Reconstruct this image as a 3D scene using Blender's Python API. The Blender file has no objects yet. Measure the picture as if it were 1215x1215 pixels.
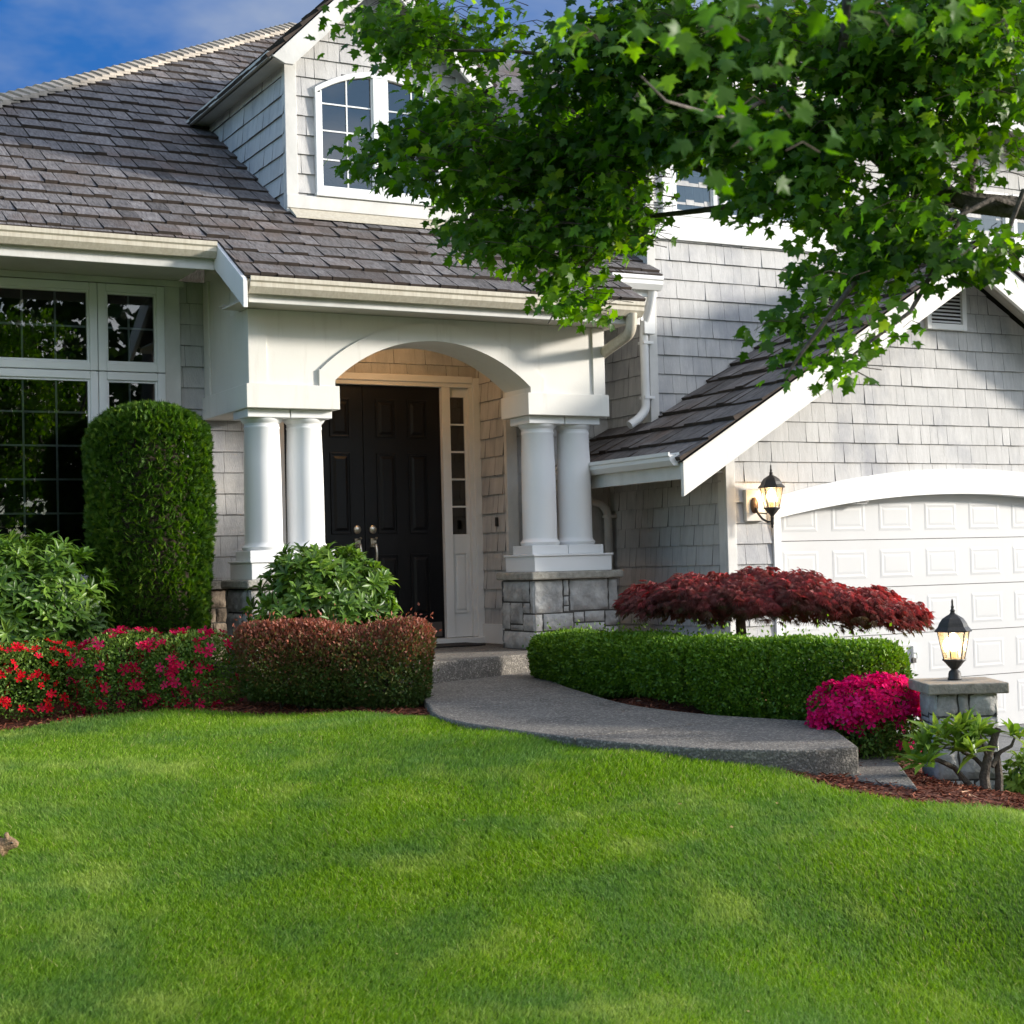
import bpy, bmesh, math, random
import numpy as np
from mathutils import Vector, Matrix, Quaternion

random.seed(7)
rng = np.random.default_rng(11)
C = bpy.context.scene.collection
sc = bpy.context.scene

# ------------------------------------------------------------------ camera
cam_d = bpy.data.cameras.new("camera")
cam = bpy.data.objects.new("camera", cam_d)
C.objects.link(cam)
F_PX, YAW, PITCH, ROLL = 1888.84, -0.495950618, -0.0328817494, -0.0252737639
def _r(axis, t):
    c, s = math.cos(t), math.sin(t)
    return np.array({'x': [[1, 0, 0], [0, c, -s], [0, s, c]], 'y': [[c, 0, s], [0, 1, 0], [-s, 0, c]], 'z': [[c, -s, 0], [s, c, 0], [0, 0, 1]]}[axis])
RW = _r('z', ROLL) @ _r('x', PITCH) @ _r('y', YAW) @ np.array([[1, 0, 0], [0, 0, -1], [0, 1, 0]], float)
EYE = np.array([0.0, 0.0, 0.687])
right, down, fwd = RW
m = Matrix(((right[0], -down[0], -fwd[0], EYE[0]), (right[1], -down[1], -fwd[1], EYE[1]), (right[2], -down[2], -fwd[2], EYE[2]), (0, 0, 0, 1)))
cam.matrix_world = m
cam_d.sensor_width = 36
cam_d.lens = 36 * F_PX / 1215
cam_d.clip_start = 0.05
cam_d.clip_end = 2000
cam_d.dof.use_dof = True
cam_d.dof.focus_distance = 10.5
cam_d.dof.aperture_fstop = 6.3
sc.camera = cam

# ------------------------------------------------------------------ sun, sky, exposure
SUN_EL, SUN_AZ = math.radians(13.5), math.radians(118)      # azimuth clockwise from +Y
sun_d = bpy.data.lights.new("sun", 'SUN')
sun_d.energy = 3.0
sun_d.angle = math.radians(6)
sun_d.color = (1.0, 0.93, 0.83)
sun = bpy.data.objects.new("sun", sun_d)
C.objects.link(sun)
to_sun = Vector((math.sin(SUN_AZ) * math.cos(SUN_EL), math.cos(SUN_AZ) * math.cos(SUN_EL), math.sin(SUN_EL)))
sun.rotation_euler = (-to_sun).to_track_quat('-Z', 'Y').to_euler()
sun.location = to_sun * 30

w = bpy.data.worlds.new("World")
sc.world = w
w.use_nodes = True
nt = w.node_tree
bg = nt.nodes["Background"]
sky = nt.nodes.new("ShaderNodeTexSky")
sky.sky_type = 'NISHITA'
sky.sun_disc = False
sky.sun_elevation = SUN_EL
sky.sun_rotation = SUN_AZ
sky.ozone_density = 3.0
sky.dust_density = 0.4
sky.air_density = 1.0
tc = nt.nodes.new("ShaderNodeTexCoord")
mp = nt.nodes.new("ShaderNodeMapping")
mp.inputs['Scale'].default_value = (1.0, 1.0, 2.2)
ns = nt.nodes.new("ShaderNodeTexNoise")
ns.inputs['Scale'].default_value = 3.2
ns.inputs['Detail'].default_value = 6
ns.inputs['Roughness'].default_value = 0.55
rp = nt.nodes.new("ShaderNodeValToRGB")
rp.color_ramp.elements[0].position = 0.40
rp.color_ramp.elements[1].position = 0.66
mx = nt.nodes.new("ShaderNodeMixRGB")
mx.inputs['Color2'].default_value = (8.5, 8.3, 8.2, 1)
nt.links.new(tc.outputs['Generated'], mp.inputs['Vector'])
nt.links.new(mp.outputs['Vector'], ns.inputs['Vector'])
nt.links.new(ns.outputs['Fac'], rp.inputs['Fac'])
# bright cloud added out of view south and east as fill, elsewhere clear blue
cs_ = nt.nodes.new("ShaderNodeVectorMath"); cs_.operation = 'DOT_PRODUCT'
cs_.inputs[1].default_value = Vector((0.62, -0.75, 0.15)).normalized()
nt.links.new(tc.outputs['Generated'], cs_.inputs[0])
cm = nt.nodes.new("ShaderNodeMapRange"); cm.interpolation_type = 'SMOOTHSTEP'
cm.inputs['From Min'].default_value = -0.15; cm.inputs['From Max'].default_value = 0.5
nt.links.new(cs_.outputs['Value'], cm.inputs['Value'])
cmul = nt.nodes.new("ShaderNodeMath"); cmul.operation = 'MULTIPLY'
nt.links.new(rp.outputs['Color'], cmul.inputs[0]); nt.links.new(cm.outputs['Result'], cmul.inputs[1])
nt.links.new(cmul.outputs[0], mx.inputs['Fac'])
nt.links.new(sky.outputs['Color'], mx.inputs['Color1'])
# deep blue bank of sky low in the north behind the house
geo = nt.nodes.new("ShaderNodeVectorMath"); geo.operation = 'DOT_PRODUCT'
geo.inputs[1].default_value = Vector((0.12, 0.93, 0.34)).normalized()
nt.links.new(tc.outputs['Generated'], geo.inputs[0])
mk = nt.nodes.new("ShaderNodeMapRange"); mk.interpolation_type = 'SMOOTHSTEP'
mk.inputs['From Min'].default_value = 0.70; mk.inputs['From Max'].default_value = 0.93
nt.links.new(geo.outputs['Value'], mk.inputs['Value'])
deep = nt.nodes.new("ShaderNodeMixRGB")
deep.inputs['Color1'].default_value = (0.10, 0.50, 1.55, 1)
deep.inputs['Color2'].default_value = (1.3, 1.5, 1.85, 1)
nt.links.new(rp.outputs['Color'], deep.inputs['Fac'])
fin = nt.nodes.new("ShaderNodeMixRGB")
nt.links.new(mk.outputs['Result'], fin.inputs['Fac'])
nt.links.new(mx.outputs['Color'], fin.inputs['Color1'])
nt.links.new(deep.outputs['Color'], fin.inputs['Color2'])
nt.links.new(fin.outputs['Color'], bg.inputs['Color'])
bg.inputs['Strength'].default_value = 0.15
sc.view_settings.view_transform = 'Standard'
sc.view_settings.look = 'None'
sc.view_settings.gamma = 1.0
sc.view_settings.exposure = 1.15
sc.render.engine = 'CYCLES'
sc.cycles.max_bounces = 7
sc.cycles.transparent_max_bounces = 12
sc.cycles.use_denoising = True
sc.cycles.sample_clamp_indirect = 6

# ------------------------------------------------------------------ materials
def _nodes(name):
    mt = bpy.data.materials.new(name)
    mt.use_nodes = True
    n = mt.node_tree
    return mt, n, n.nodes["Principled BSDF"]

def mat(name, col, rough=0.6, col2=None, scale=6.0, detail=5, var=0.0, bump=0.0, bscale=None, spec=0.4, stretch=None, metal=0.0,
        coat=0.0, coord='Object', ramp=(0.35, 0.65), stain=None, speck=None):
    """noise-mixed colour, per-face 'rnd' brightness variation, optional stains, specks and bump"""
    mt, n, p = _nodes(name)
    L = n.links.new
    p.inputs['Roughness'].default_value = rough
    p.inputs['Metallic'].default_value = metal
    p.inputs['Specular IOR Level'].default_value = spec
    if coat:
        p.inputs['Coat Weight'].default_value = coat
        p.inputs['Coat Roughness'].default_value = 0.12
    tcn = n.nodes.new("ShaderNodeTexCoord")
    mpn = n.nodes.new("ShaderNodeMapping")
    if stretch:
        mpn.inputs['Scale'].default_value = stretch
    L(tcn.outputs[coord], mpn.inputs['Vector'])
    vec = mpn.outputs['Vector']
    cur = None
    if col2:
        nz = n.nodes.new("ShaderNodeTexNoise")
        nz.inputs['Scale'].default_value = scale
        nz.inputs['Detail'].default_value = detail
        nz.inputs['Roughness'].default_value = 0.6
        L(vec, nz.inputs['Vector'])
        r = n.nodes.new("ShaderNodeValToRGB")
        r.color_ramp.elements[0].position, r.color_ramp.elements[1].position = ramp
        r.color_ramp.elements[0].color = (*col, 1)
        r.color_ramp.elements[1].color = (*col2, 1)
        L(nz.outputs['Fac'], r.inputs['Fac'])
        cur = r.outputs['Color']
    if stain:
        (scol, sscale, slo, shi, sstr) = stain
        nz2 = n.nodes.new("ShaderNodeTexNoise")
        nz2.inputs['Scale'].default_value = sscale
        nz2.inputs['Detail'].default_value = 7
        nz2.inputs['Roughness'].default_value = 0.65
        mp2 = n.nodes.new("ShaderNodeMapping")
        mp2.inputs['Scale'].default_value = sstr
        L(tcn.outputs['Object'], mp2.inputs['Vector'])
        L(mp2.outputs['Vector'], nz2.inputs['Vector'])
        r2 = n.nodes.new("ShaderNodeMapRange")
        r2.inputs['From Min'].default_value = slo
        r2.inputs['From Max'].default_value = shi
        L(nz2.outputs['Fac'], r2.inputs['Value'])
        mm = n.nodes.new("ShaderNodeMixRGB")
        L(r2.outputs['Result'], mm.inputs['Fac'])
        if cur: L(cur, mm.inputs['Color1'])
        else: mm.inputs['Color1'].default_value = (*col, 1)
        mm.inputs['Color2'].default_value = (*scol, 1)
        cur = mm.outputs['Color']
    if speck:
        (kcol, kscale, kthr) = speck
        vo = n.nodes.new("ShaderNodeTexVoronoi")
        vo.inputs['Scale'].default_value = kscale
        L(tcn.outputs['Object'], vo.inputs['Vector'])
        sep = n.nodes.new("ShaderNodeSeparateColor")
        L(vo.outputs['Color'], sep.inputs['Color'])
        rr = n.nodes.new("ShaderNodeMapRange")
        rr.inputs['From Min'].default_value = kthr
        rr.inputs['From Max'].default_value = 1.0
        L(sep.outputs[0], rr.inputs['Value'])
        mm = n.nodes.new("ShaderNodeMixRGB")
        L(rr.outputs['Result'], mm.inputs['Fac'])
        if cur: L(cur, mm.inputs['Color1'])
        else: mm.inputs['Color1'].default_value = (*col, 1)
        mm.inputs['Color2'].default_value = (*kcol, 1)
        cur = mm.outputs['Color']
    if var:
        at = n.nodes.new("ShaderNodeAttribute")
        at.attribute_name = 'rnd'
        mr = n.nodes.new("ShaderNodeMapRange")
        mr.inputs['To Min'].default_value = 1 - var
        mr.inputs['To Max'].default_value = 1 + var
        L(at.outputs['Fac'], mr.inputs['Value'])
        hs = n.nodes.new("ShaderNodeHueSaturation")
        L(mr.outputs['Result'], hs.inputs['Value'])
        if cur: L(cur, hs.inputs['Color'])
        else: hs.inputs['Color'].default_value = (*col, 1)
        cur = hs.outputs['Color']
    if cur: L(cur, p.inputs['Base Color'])
    else: p.inputs['Base Color'].default_value = (*col, 1)
    if bump:
        nb = n.nodes.new("ShaderNodeTexNoise")
        nb.inputs['Scale'].default_value = bscale or scale * 4
        nb.inputs['Detail'].default_value = 6
        L(vec, nb.inputs['Vector'])
        b = n.nodes.new("ShaderNodeBump")
        b.inputs['Strength'].default_value = bump
        b.inputs['Distance'].default_value = 0.02
        L(nb.outputs['Fac'], b.inputs['Height'])
        L(b.outputs['Normal'], p.inputs['Normal'])
    return mt

def leaf_mat(name, cols, rough=0.5, trans=0.35, patch=None, spec=0.35, patch2=None):
    """leaf colours picked per leaf from the 'rnd' attribute, light passes through"""
    mt, n, p = _nodes(name)
    L = n.links.new
    at = n.nodes.new("ShaderNodeAttribute")
    at.attribute_name = 'rnd'
    r = n.nodes.new("ShaderNodeValToRGB")
    els = r.color_ramp.elements
    while len(els) < len(cols): els.new(0.5)
    for i, (pos, c) in enumerate(cols):
        els[i].position = pos
        els[i].color = (*c, 1)
    L(at.outputs['Fac'], r.inputs['Fac'])
    cur = r.outputs['Color']
    for pp in (patch, patch2):
        if not pp: continue
        (pc, ps, lo, hi, amt) = pp
        tcn = n.nodes.new("ShaderNodeTexCoord")
        nz = n.nodes.new("ShaderNodeTexNoise")
        nz.inputs['Scale'].default_value = ps
        nz.inputs['Detail'].default_value = 5
        nz.inputs['Roughness'].default_value = 0.62
        L(tcn.outputs['Object'], nz.inputs['Vector'])
        mr = n.nodes.new("ShaderNodeMapRange")
        mr.inputs['From Min'].default_value = lo
        mr.inputs['From Max'].default_value = hi
        mr.inputs['To Max'].default_value = amt
        L(nz.outputs['Fac'], mr.inputs['Value'])
        mm = n.nodes.new("ShaderNodeMixRGB")
        L(mr.outputs['Result'], mm.inputs['Fac'])
        L(cur, mm.inputs['Color1'])
        mm.inputs['Color2'].default_value = (*pc, 1)
        cur = mm.outputs['Color']
    L(cur, p.inputs['Base Color'])
    p.inputs['Roughness'].default_value = rough
    p.inputs['Specular IOR Level'].default_value = spec
    tr = n.nodes.new("ShaderNodeBsdfTranslucent")
    hs = n.nodes.new("ShaderNodeHueSaturation")
    hs.inputs['Value'].default_value = 1.5
    hs.inputs['Saturation'].default_value = 1.1
    L(cur, hs.inputs['Color'])
    L(hs.outputs['Color'], tr.inputs['Color'])
    ms = n.nodes.new("ShaderNodeMixShader")
    ms.inputs['Fac'].default_value = trans
    L(p.outputs['BSDF'], ms.inputs[1])
    L(tr.outputs['BSDF'], ms.inputs[2])
    L(ms.outputs['Shader'], n.nodes['Material Output'].inputs['Surface'])
    return mt

def glass_mat(name, tint=(0.9, 0.95, 0.95), ior=1.5, rough=0.0):
    mt = bpy.data.materials.new(name)
    mt.use_nodes = True
    n = mt.node_tree
    n.nodes.remove(n.nodes["Principled BSDF"])
    t = n.nodes.new("ShaderNodeBsdfTransparent")
    t.inputs['Color'].default_value = (*tint, 1)
    g = n.nodes.new("ShaderNodeBsdfGlossy")
    g.inputs['Roughness'].default_value = rough
    f = n.nodes.new("ShaderNodeFresnel")
    f.inputs['IOR'].default_value = ior
    ms = n.nodes.new("ShaderNodeMixShader")
    n.links.new(f.outputs['Fac'], ms.inputs['Fac'])
    n.links.new(t.outputs['BSDF'], ms.inputs[1])
    n.links.new(g.outputs['BSDF'], ms.inputs[2])
    n.links.new(ms.outputs['Shader'], n.nodes['Material Output'].inputs['Surface'])
    return mt

def emit_mat(name, col, strength):
    mt, n, p = _nodes(name)
    p.inputs['Base Color'].default_value = (*col, 1)
    p.inputs['Emission Color'].default_value = (*col, 1)
    p.inputs['Emission Strength'].default_value = strength
    return mt

M = {}
M['siding'] = mat('weathered_shingle', (0.455, 0.445, 0.43), 0.8, (0.525, 0.515, 0.50), 9, var=0.07, bump=0.25, bscale=60, stretch=(3, 3, .5),
                  stain=((0.27, 0.275, 0.30), 1.7, 0.50, 0.74, (1, 1, 0.6)))
M['trim'] = mat('white_trim_paint', (0.73, 0.73, 0.72), 0.45, (0.69, 0.69, 0.67), 2.5, bump=0.03, bscale=40)
M['garage'] = mat('garage_door_paint', (0.52, 0.52, 0.52), 0.45, (0.50, 0.50, 0.50), 2)
M['worn'] = mat('worn_white_paint', (0.64, 0.63, 0.60), 0.6, (0.51, 0.50, 0.47), 3.5, bump=0.06, bscale=50, stretch=(1, 1, .6))
M['cream'] = mat('cream_stucco_paint', (0.70, 0.68, 0.63), 0.6, (0.67, 0.645, 0.59), 2.0, bump=0.04, bscale=90, stain=((0.56, 0.53, 0.47), 4, 0.56, 0.85, (3, 3, .35)))
M['gutter'] = mat('streaked_gutter', (0.52, 0.48, 0.39), 0.5, (0.43, 0.385, 0.30), 14, stretch=(3, 3, .25), stain=((0.25, 0.2, 0.13), 9, 0.6, 0.85, (5, 5, .4)))
M['column'] = mat('column_white_paint', (0.76, 0.76, 0.76), 0.4, (0.74, 0.74, 0.735), 3)
M['shake'] = mat('cedar_shake', (0.068, 0.062, 0.061), 0.85, (0.195, 0.182, 0.180), 22, var=0.42, bump=0.55, bscale=40, stretch=(2.6, .45, 1), coord='UV',
                 stain=((0.095, 0.062, 0.045), 1.3, 0.5, 0.75, (1, 1, 1)))
M['ridge'] = mat('sunlit_shake', (0.29, 0.255, 0.21), 0.8, (0.39, 0.345, 0.29), 9, var=0.15, bump=0.3)  # lighter copy of the shakes: sunlight on the hip put into the colour
M['shakeend'] = mat('shaded_shake_butt', (0.036, 0.028, 0.023), 0.95, (0.065, 0.048, 0.038), 12)  # dark end grain, deepened to paint in the shadow under each course
M['sidingend'] = mat('shaded_shingle_butt', (0.15, 0.145, 0.14), 0.9)  # butts coloured darker than the siding to draw the course shadow lines
M['roofdeck'] = mat('roof_underlay', (0.03, 0.025, 0.022), 0.9)
M['soffit'] = mat('soffit_paint', (0.55, 0.52, 0.47), 0.7, (0.50, 0.47, 0.42), 3)
M['door'] = mat('black_door_paint', (0.004, 0.004, 0.005), 0.36, (0.006, 0.006, 0.007), 4, spec=0.3)
M['brass'] = mat('aged_brass', (0.60, 0.55, 0.46), 0.28, (0.48, 0.43, 0.34), 30, metal=0.9)
M['kick'] = mat('kick_plate', (0.16, 0.14, 0.13), 0.35, metal=0.6)
M['stone'] = mat('grey_ledgestone', (0.28, 0.275, 0.26), 0.9, (0.46, 0.45, 0.425), 7, detail=9, var=0.16, bump=0.7, bscale=24,
                 stain=((0.20, 0.19, 0.18), 5, 0.52, 0.75, (1, 1, 1)))
M['stonebrown'] = mat('brown_ledgestone', (0.20, 0.16, 0.12), 0.9, (0.34, 0.27, 0.20), 6, detail=9, var=0.25, bump=0.7, bscale=24)
M['mortar'] = mat('dark_mortar', (0.06, 0.056, 0.05), 0.95)
M['capstone'] = mat('cap_stone', (0.25, 0.235, 0.20), 0.9, (0.38, 0.36, 0.31), 20, bump=0.5, bscale=60)
M['pillarcap'] = mat('pillar_cap_stone', (0.20, 0.18, 0.15), 0.85, (0.33, 0.30, 0.25), 9, bump=0.4, bscale=50)
M['aggregate'] = mat('exposed_aggregate', (0.120, 0.108, 0.094), 0.9, (0.165, 0.150, 0.130), 3.0, bump=0.8, bscale=90, speck=((0.32, 0.29, 0.25), 95, 0.60),
                     stain=((0.085, 0.077, 0.067), 2.0, 0.5, 0.72, (1, 1, 1)))
M['driveway'] = mat('driveway_concrete', (0.17, 0.168, 0.165), 0.9, (0.22, 0.218, 0.21), 3, bump=0.4, bscale=120, speck=((0.3, 0.3, 0.29), 120, 0.8))
M['foundation'] = mat('foundation_concrete', (0.33, 0.31, 0.27), 0.9, (0.42, 0.40, 0.35), 8, bump=0.3, bscale=60)
M['mulch'] = mat('bark_mulch', (0.085, 0.026, 0.014), 0.95, (0.17, 0.055, 0.03), 30, bump=0.9, bscale=45)
M['chip'] = leaf_mat('bark_chip', [(0, (0.08, 0.025, 0.014)), (0.5, (0.23, 0.07, 0.036)), (0.92, (0.36, 0.125, 0.065)), (1, (0.50, 0.30, 0.19))], 0.9, 0.0)
M['soil'] = mat('ground_cover', (0.05, 0.075, 0.02), 0.95, (0.07, 0.10, 0.028), 3, bump=0.4)
M['turf'] = mat('turf_soil', (0.06, 0.10, 0.015), 0.95, (0.09, 0.14, 0.02), 5, bump=0.6, bscale=60)
M['black'] = mat('black_iron', (0.022, 0.02, 0.019), 0.5, (0.035, 0.03, 0.026), 25, bump=0.15, bscale=90)
M['rust'] = mat('bronze_backplate', (0.12, 0.07, 0.045), 0.45, (0.18, 0.11, 0.07), 20, metal=0.5)
M['glass'] = glass_mat('window_glass', (0.6, 0.65, 0.65), 2.1)
M['lampglass'] = glass_mat('lantern_glass', (0.93, 0.87, 0.78), 1.35, 0.03)
def seeded(mt, amt):      # slightly frosted old glass that catches the lamp's light
    n = mt.node_tree; out = n.nodes['Material Output']; src = out.inputs['Surface'].links[0].from_socket
    d = n.nodes.new("ShaderNodeBsdfTranslucent"); d.inputs['Color'].default_value = (1, .93, .82, 1)
    x = n.nodes.new("ShaderNodeMixShader"); x.inputs['Fac'].default_value = amt
    n.links.new(src, x.inputs[1]); n.links.new(d.outputs['BSDF'], x.inputs[2]); n.links.new(x.outputs['Shader'], out.inputs['Surface'])
seeded(M['lampglass'], .07)
M['bulb'] = emit_mat('lit_bulb', (1.0, 0.70, 0.36), 26)
M['candle'] = mat('bulb_socket', (0.55, 0.40, 0.22), 0.6)
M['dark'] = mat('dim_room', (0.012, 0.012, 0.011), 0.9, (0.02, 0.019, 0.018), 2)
M['blind'] = mat('window_blind', (0.42, 0.42, 0.40), 0.8)
M['muntin'] = mat('grille_bar', (0.55, 0.58, 0.58), 0.5)
M['vinyl'] = mat('vinyl_frame', (0.76, 0.77, 0.76), 0.4, (0.72, 0.73, 0.72), 3)
M['bark'] = mat('maple_bark', (0.06, 0.05, 0.042), 0.95, (0.13, 0.11, 0.092), 14, bump=0.8, bscale=40)
M['twig'] = mat('dark_twig', (0.04, 0.028, 0.02), 0.9, (0.07, 0.05, 0.035), 20)
M['cutwood'] = mat('bare_stem_bark', (0.055, 0.045, 0.034), 0.95, (0.12, 0.10, 0.08), 18, bump=0.6, bscale=60)
M['mat'] = mat('door_mat', (0.035, 0.03, 0.028), 0.98, (0.05, 0.045, 0.04), 60, bump=0.5, bscale=200)
M['fur'] = mat('rabbit_fur', (0.20, 0.125, 0.07), 0.95, (0.33, 0.22, 0.13), 55, bump=0.6, bscale=160)
M['eye'] = mat('dark_eye', (0.01, 0.008, 0.006), 0.15)
M['plastic'] = mat('white_plastic', (0.75, 0.75, 0.73), 0.4)
G_GRASS = leaf_mat('grass_blade', [(0, (0.095, 0.185, 0.010)), (0.55, (0.19, 0.335, 0.016)), (0.9, (0.285, 0.42, 0.03)), (1, (0.46, 0.42, 0.16))], 0.6, 0.35,
                   patch=((0.115, 0.225, 0.05), 1.0, 0.42, 0.62, 0.85), patch2=((0.33, 0.42, 0.085), 1.75, 0.53, 0.68, 0.75), spec=.25)  # first patch paints darker tree shade over the lawn, second is paler grass
L_ARB = leaf_mat('arborvitae_leaf', [(0, (0.03, 0.085, 0.010)), (0.6, (0.085, 0.18, 0.016)), (1, (0.21, 0.31, 0.032))], 0.6, 0.25)
L_RHO = leaf_mat('rhododendron_leaf', [(0, (0.035, 0.08, 0.015)), (0.5, (0.08, 0.165, 0.02)), (1, (0.24, 0.37, 0.05))], 0.38, 0.25)
L_RHO2 = leaf_mat('young_rhododendron_leaf', [(0, (0.06, 0.13, 0.03)), (0.5, (0.17, 0.28, 0.035)), (1, (0.34, 0.45, 0.07))], 0.4, 0.3)
L_BOX = leaf_mat('boxwood_leaf', [(0, (0.04, 0.10, 0.010)), (0.55, (0.10, 0.21, 0.014)), (1, (0.23, 0.36, 0.03))], 0.5, 0.25)
L_AZA = leaf_mat('azalea_leaf', [(0, (0.04, 0.10, 0.016)), (0.5, (0.11, 0.205, 0.026)), (1, (0.30, 0.41, 0.08))], 0.5, 0.25)
F_RED = leaf_mat('red_blossom', [(0, (0.45, 0.004, 0.010)), (0.6, (0.66, 0.007, 0.022)), (1, (0.74, 0.02, 0.07))], 0.8, 0.3, spec=.06)
F_CRIM = leaf_mat('crimson_blossom', [(0, (0.42, 0.006, 0.04)), (0.6, (0.60, 0.014, 0.075)), (1, (0.68, 0.03, 0.14))], 0.8, 0.3, spec=.06)
F_PINK = leaf_mat('magenta_blossom', [(0, (0.45, 0.004, 0.07)), (0.6, (0.68, 0.010, 0.14)), (1, (0.78, 0.03, 0.24))], 0.8, 0.3, spec=.06)
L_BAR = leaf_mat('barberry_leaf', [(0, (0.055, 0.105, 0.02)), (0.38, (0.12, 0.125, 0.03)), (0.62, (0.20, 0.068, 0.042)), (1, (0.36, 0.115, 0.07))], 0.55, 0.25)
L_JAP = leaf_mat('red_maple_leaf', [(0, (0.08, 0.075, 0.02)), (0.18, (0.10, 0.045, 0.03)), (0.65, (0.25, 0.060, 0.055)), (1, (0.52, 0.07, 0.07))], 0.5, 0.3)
L_MAP = leaf_mat('maple_leaf', [(0, (0.035, 0.095, 0.010)), (0.5, (0.085, 0.19, 0.014)), (0.9, (0.19, 0.33, 0.025)), (1, (0.30, 0.40, 0.05))], 0.42, 0.6)

# ------------------------------------------------------------------ mesh helpers
class MB:
    """collects faces and builds them as ONE mesh object"""
    def __init__(s):
        s.v, s.f, s.m, s.r, s.uv = [], [], [], [], []
    def face(s, pts, mi=0, r=0.5, uv=None):
        b = len(s.v)
        s.v.extend([tuple(p) for p in pts])
        s.f.append(list(range(b, b + len(pts))))
        s.m.append(mi); s.r.append(r)
        s.uv.append(uv or [(p[0], p[2]) for p in pts])
    def mesh(s, verts, faces, mi=0, r=0.5):
        b = len(s.v)
        s.v.extend([tuple(p) for p in verts])
        for f in faces:
            s.f.append([b + i for i in f]); s.m.append(mi); s.r.append(r)
            s.uv.append([(verts[i][0], verts[i][2]) for i in f])
    def box(s, x0, x1, y0, y1, z0, z1, mi=0, r=0.5, fr=None):
        P = [(x0, y0, z0), (x1, y0, z0), (x1, y1, z0), (x0, y1, z0), (x0, y0, z1), (x1, y0, z1), (x1, y1, z1), (x0, y1, z1)]
        if fr: P = [fr(*p) for p in P]
        s.mesh(P, [(0, 3, 2, 1), (4, 5, 6, 7), (0, 1, 5, 4), (1, 2, 6, 5), (2, 3, 7, 6), (3, 0, 4, 7)], mi, r)
    def prism(s, poly, a, b, mi=0, r=0.5):
        """poly: list of 3D points, extruded by vector b-a offset"""
        n = len(poly)
        d = Vector(b) - Vector(a)
        P = [Vector(p) for p in poly] + [Vector(p) + d for p in poly]
        s.mesh(P, [list(range(n))[::-1], list(range(n, 2 * n))] + [(i, (i + 1) % n, n + (i + 1) % n, n + i) for i in range(n)], mi, r)
    def tube(s, pts, rad, seg=8, mi=0, r=0.5, cap=True):
        pts = [Vector(p) for p in pts]
        rad = rad if hasattr(rad, '__len__') else [rad] * len(pts)
        rings = []
        up = Vector((0, 0, 1))
        pv = None
        for i, p in enumerate(pts):
            d = (pts[min(i + 1, len(pts) - 1)] - pts[max(i - 1, 0)]).normalized()
            if pv is None:
                a = d.cross(up) if abs(d.dot(up)) < 0.95 else d.cross(Vector((1, 0, 0)))
            else:
                a = pv - d * pv.dot(d)
            a.normalize(); pv = a
            b = d.cross(a)
            rings.append([p + (a * math.cos(2 * math.pi * k / seg) + b * math.sin(2 * math.pi * k / seg)) * rad[i] for k in range(seg)])
        V = [q for R in rings for q in R]
        Fc = [(i * seg + k, i * seg + (k + 1) % seg, (i + 1) * seg + (k + 1) % seg, (i + 1) * seg + k) for i in range(len(pts) - 1) for k in range(seg)]
        if cap:
            Fc += [list(range(seg))[::-1], [(len(pts) - 1) * seg + k for k in range(seg)]]
        s.mesh(V, Fc, mi, r)
    def lathe(s, prof, cx, cy, seg=32, mi=0, r=0.5, phase=0.0):
        V = []
        for (rr, z) in prof:
            for k in range(seg):
                a = 2 * math.pi * k / seg + phase
                V.append((cx + rr * math.cos(a), cy + rr * math.sin(a), z))
        Fc = [(i * seg + k, i * seg + (k + 1) % seg, (i + 1) * seg + (k + 1) % seg, (i + 1) * seg + k) for i in range(len(prof) - 1) for k in range(seg)]
        Fc += [list(range(seg))[::-1], [(len(prof) - 1) * seg + k for k in range(seg)]]
        s.mesh(V, Fc, mi, r)
    def build(s, name, mats, parent=None, smooth=False, bevel=0.0, angle=40):
        me = bpy.data.meshes.new(name)
        me.from_pydata(s.v, [], s.f)
        mats = mats if isinstance(mats, (list, tuple)) else [mats]
        for mt in mats: me.materials.append(mt)
        me.polygons.foreach_set('material_index', s.m)
        at = me.attributes.new('rnd', 'FLOAT', 'FACE')
        at.data.foreach_set('value', s.r)
        uvl = me.uv_layers.new(name='UVMap')
        uvl.data.foreach_set('uv', [c for f in s.uv for q in f for c in q])
        if smooth:
            me.polygons.foreach_set('use_smooth', [True] * len(me.polygons))
        me.update()
        if smooth:
            me.set_sharp_from_angle(angle=math.radians(angle))
        o = bpy.data.objects.new(name, me)
        C.objects.link(o)
        if parent:
            o.parent = parent
            o.matrix_parent_inverse = parent.matrix_world.inverted()
        if bevel:
            bv = o.modifiers.new('bevel', 'BEVEL')
            bv.width = bevel; bv.segments = 2; bv.limit_method = 'ANGLE'
        return o

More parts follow.
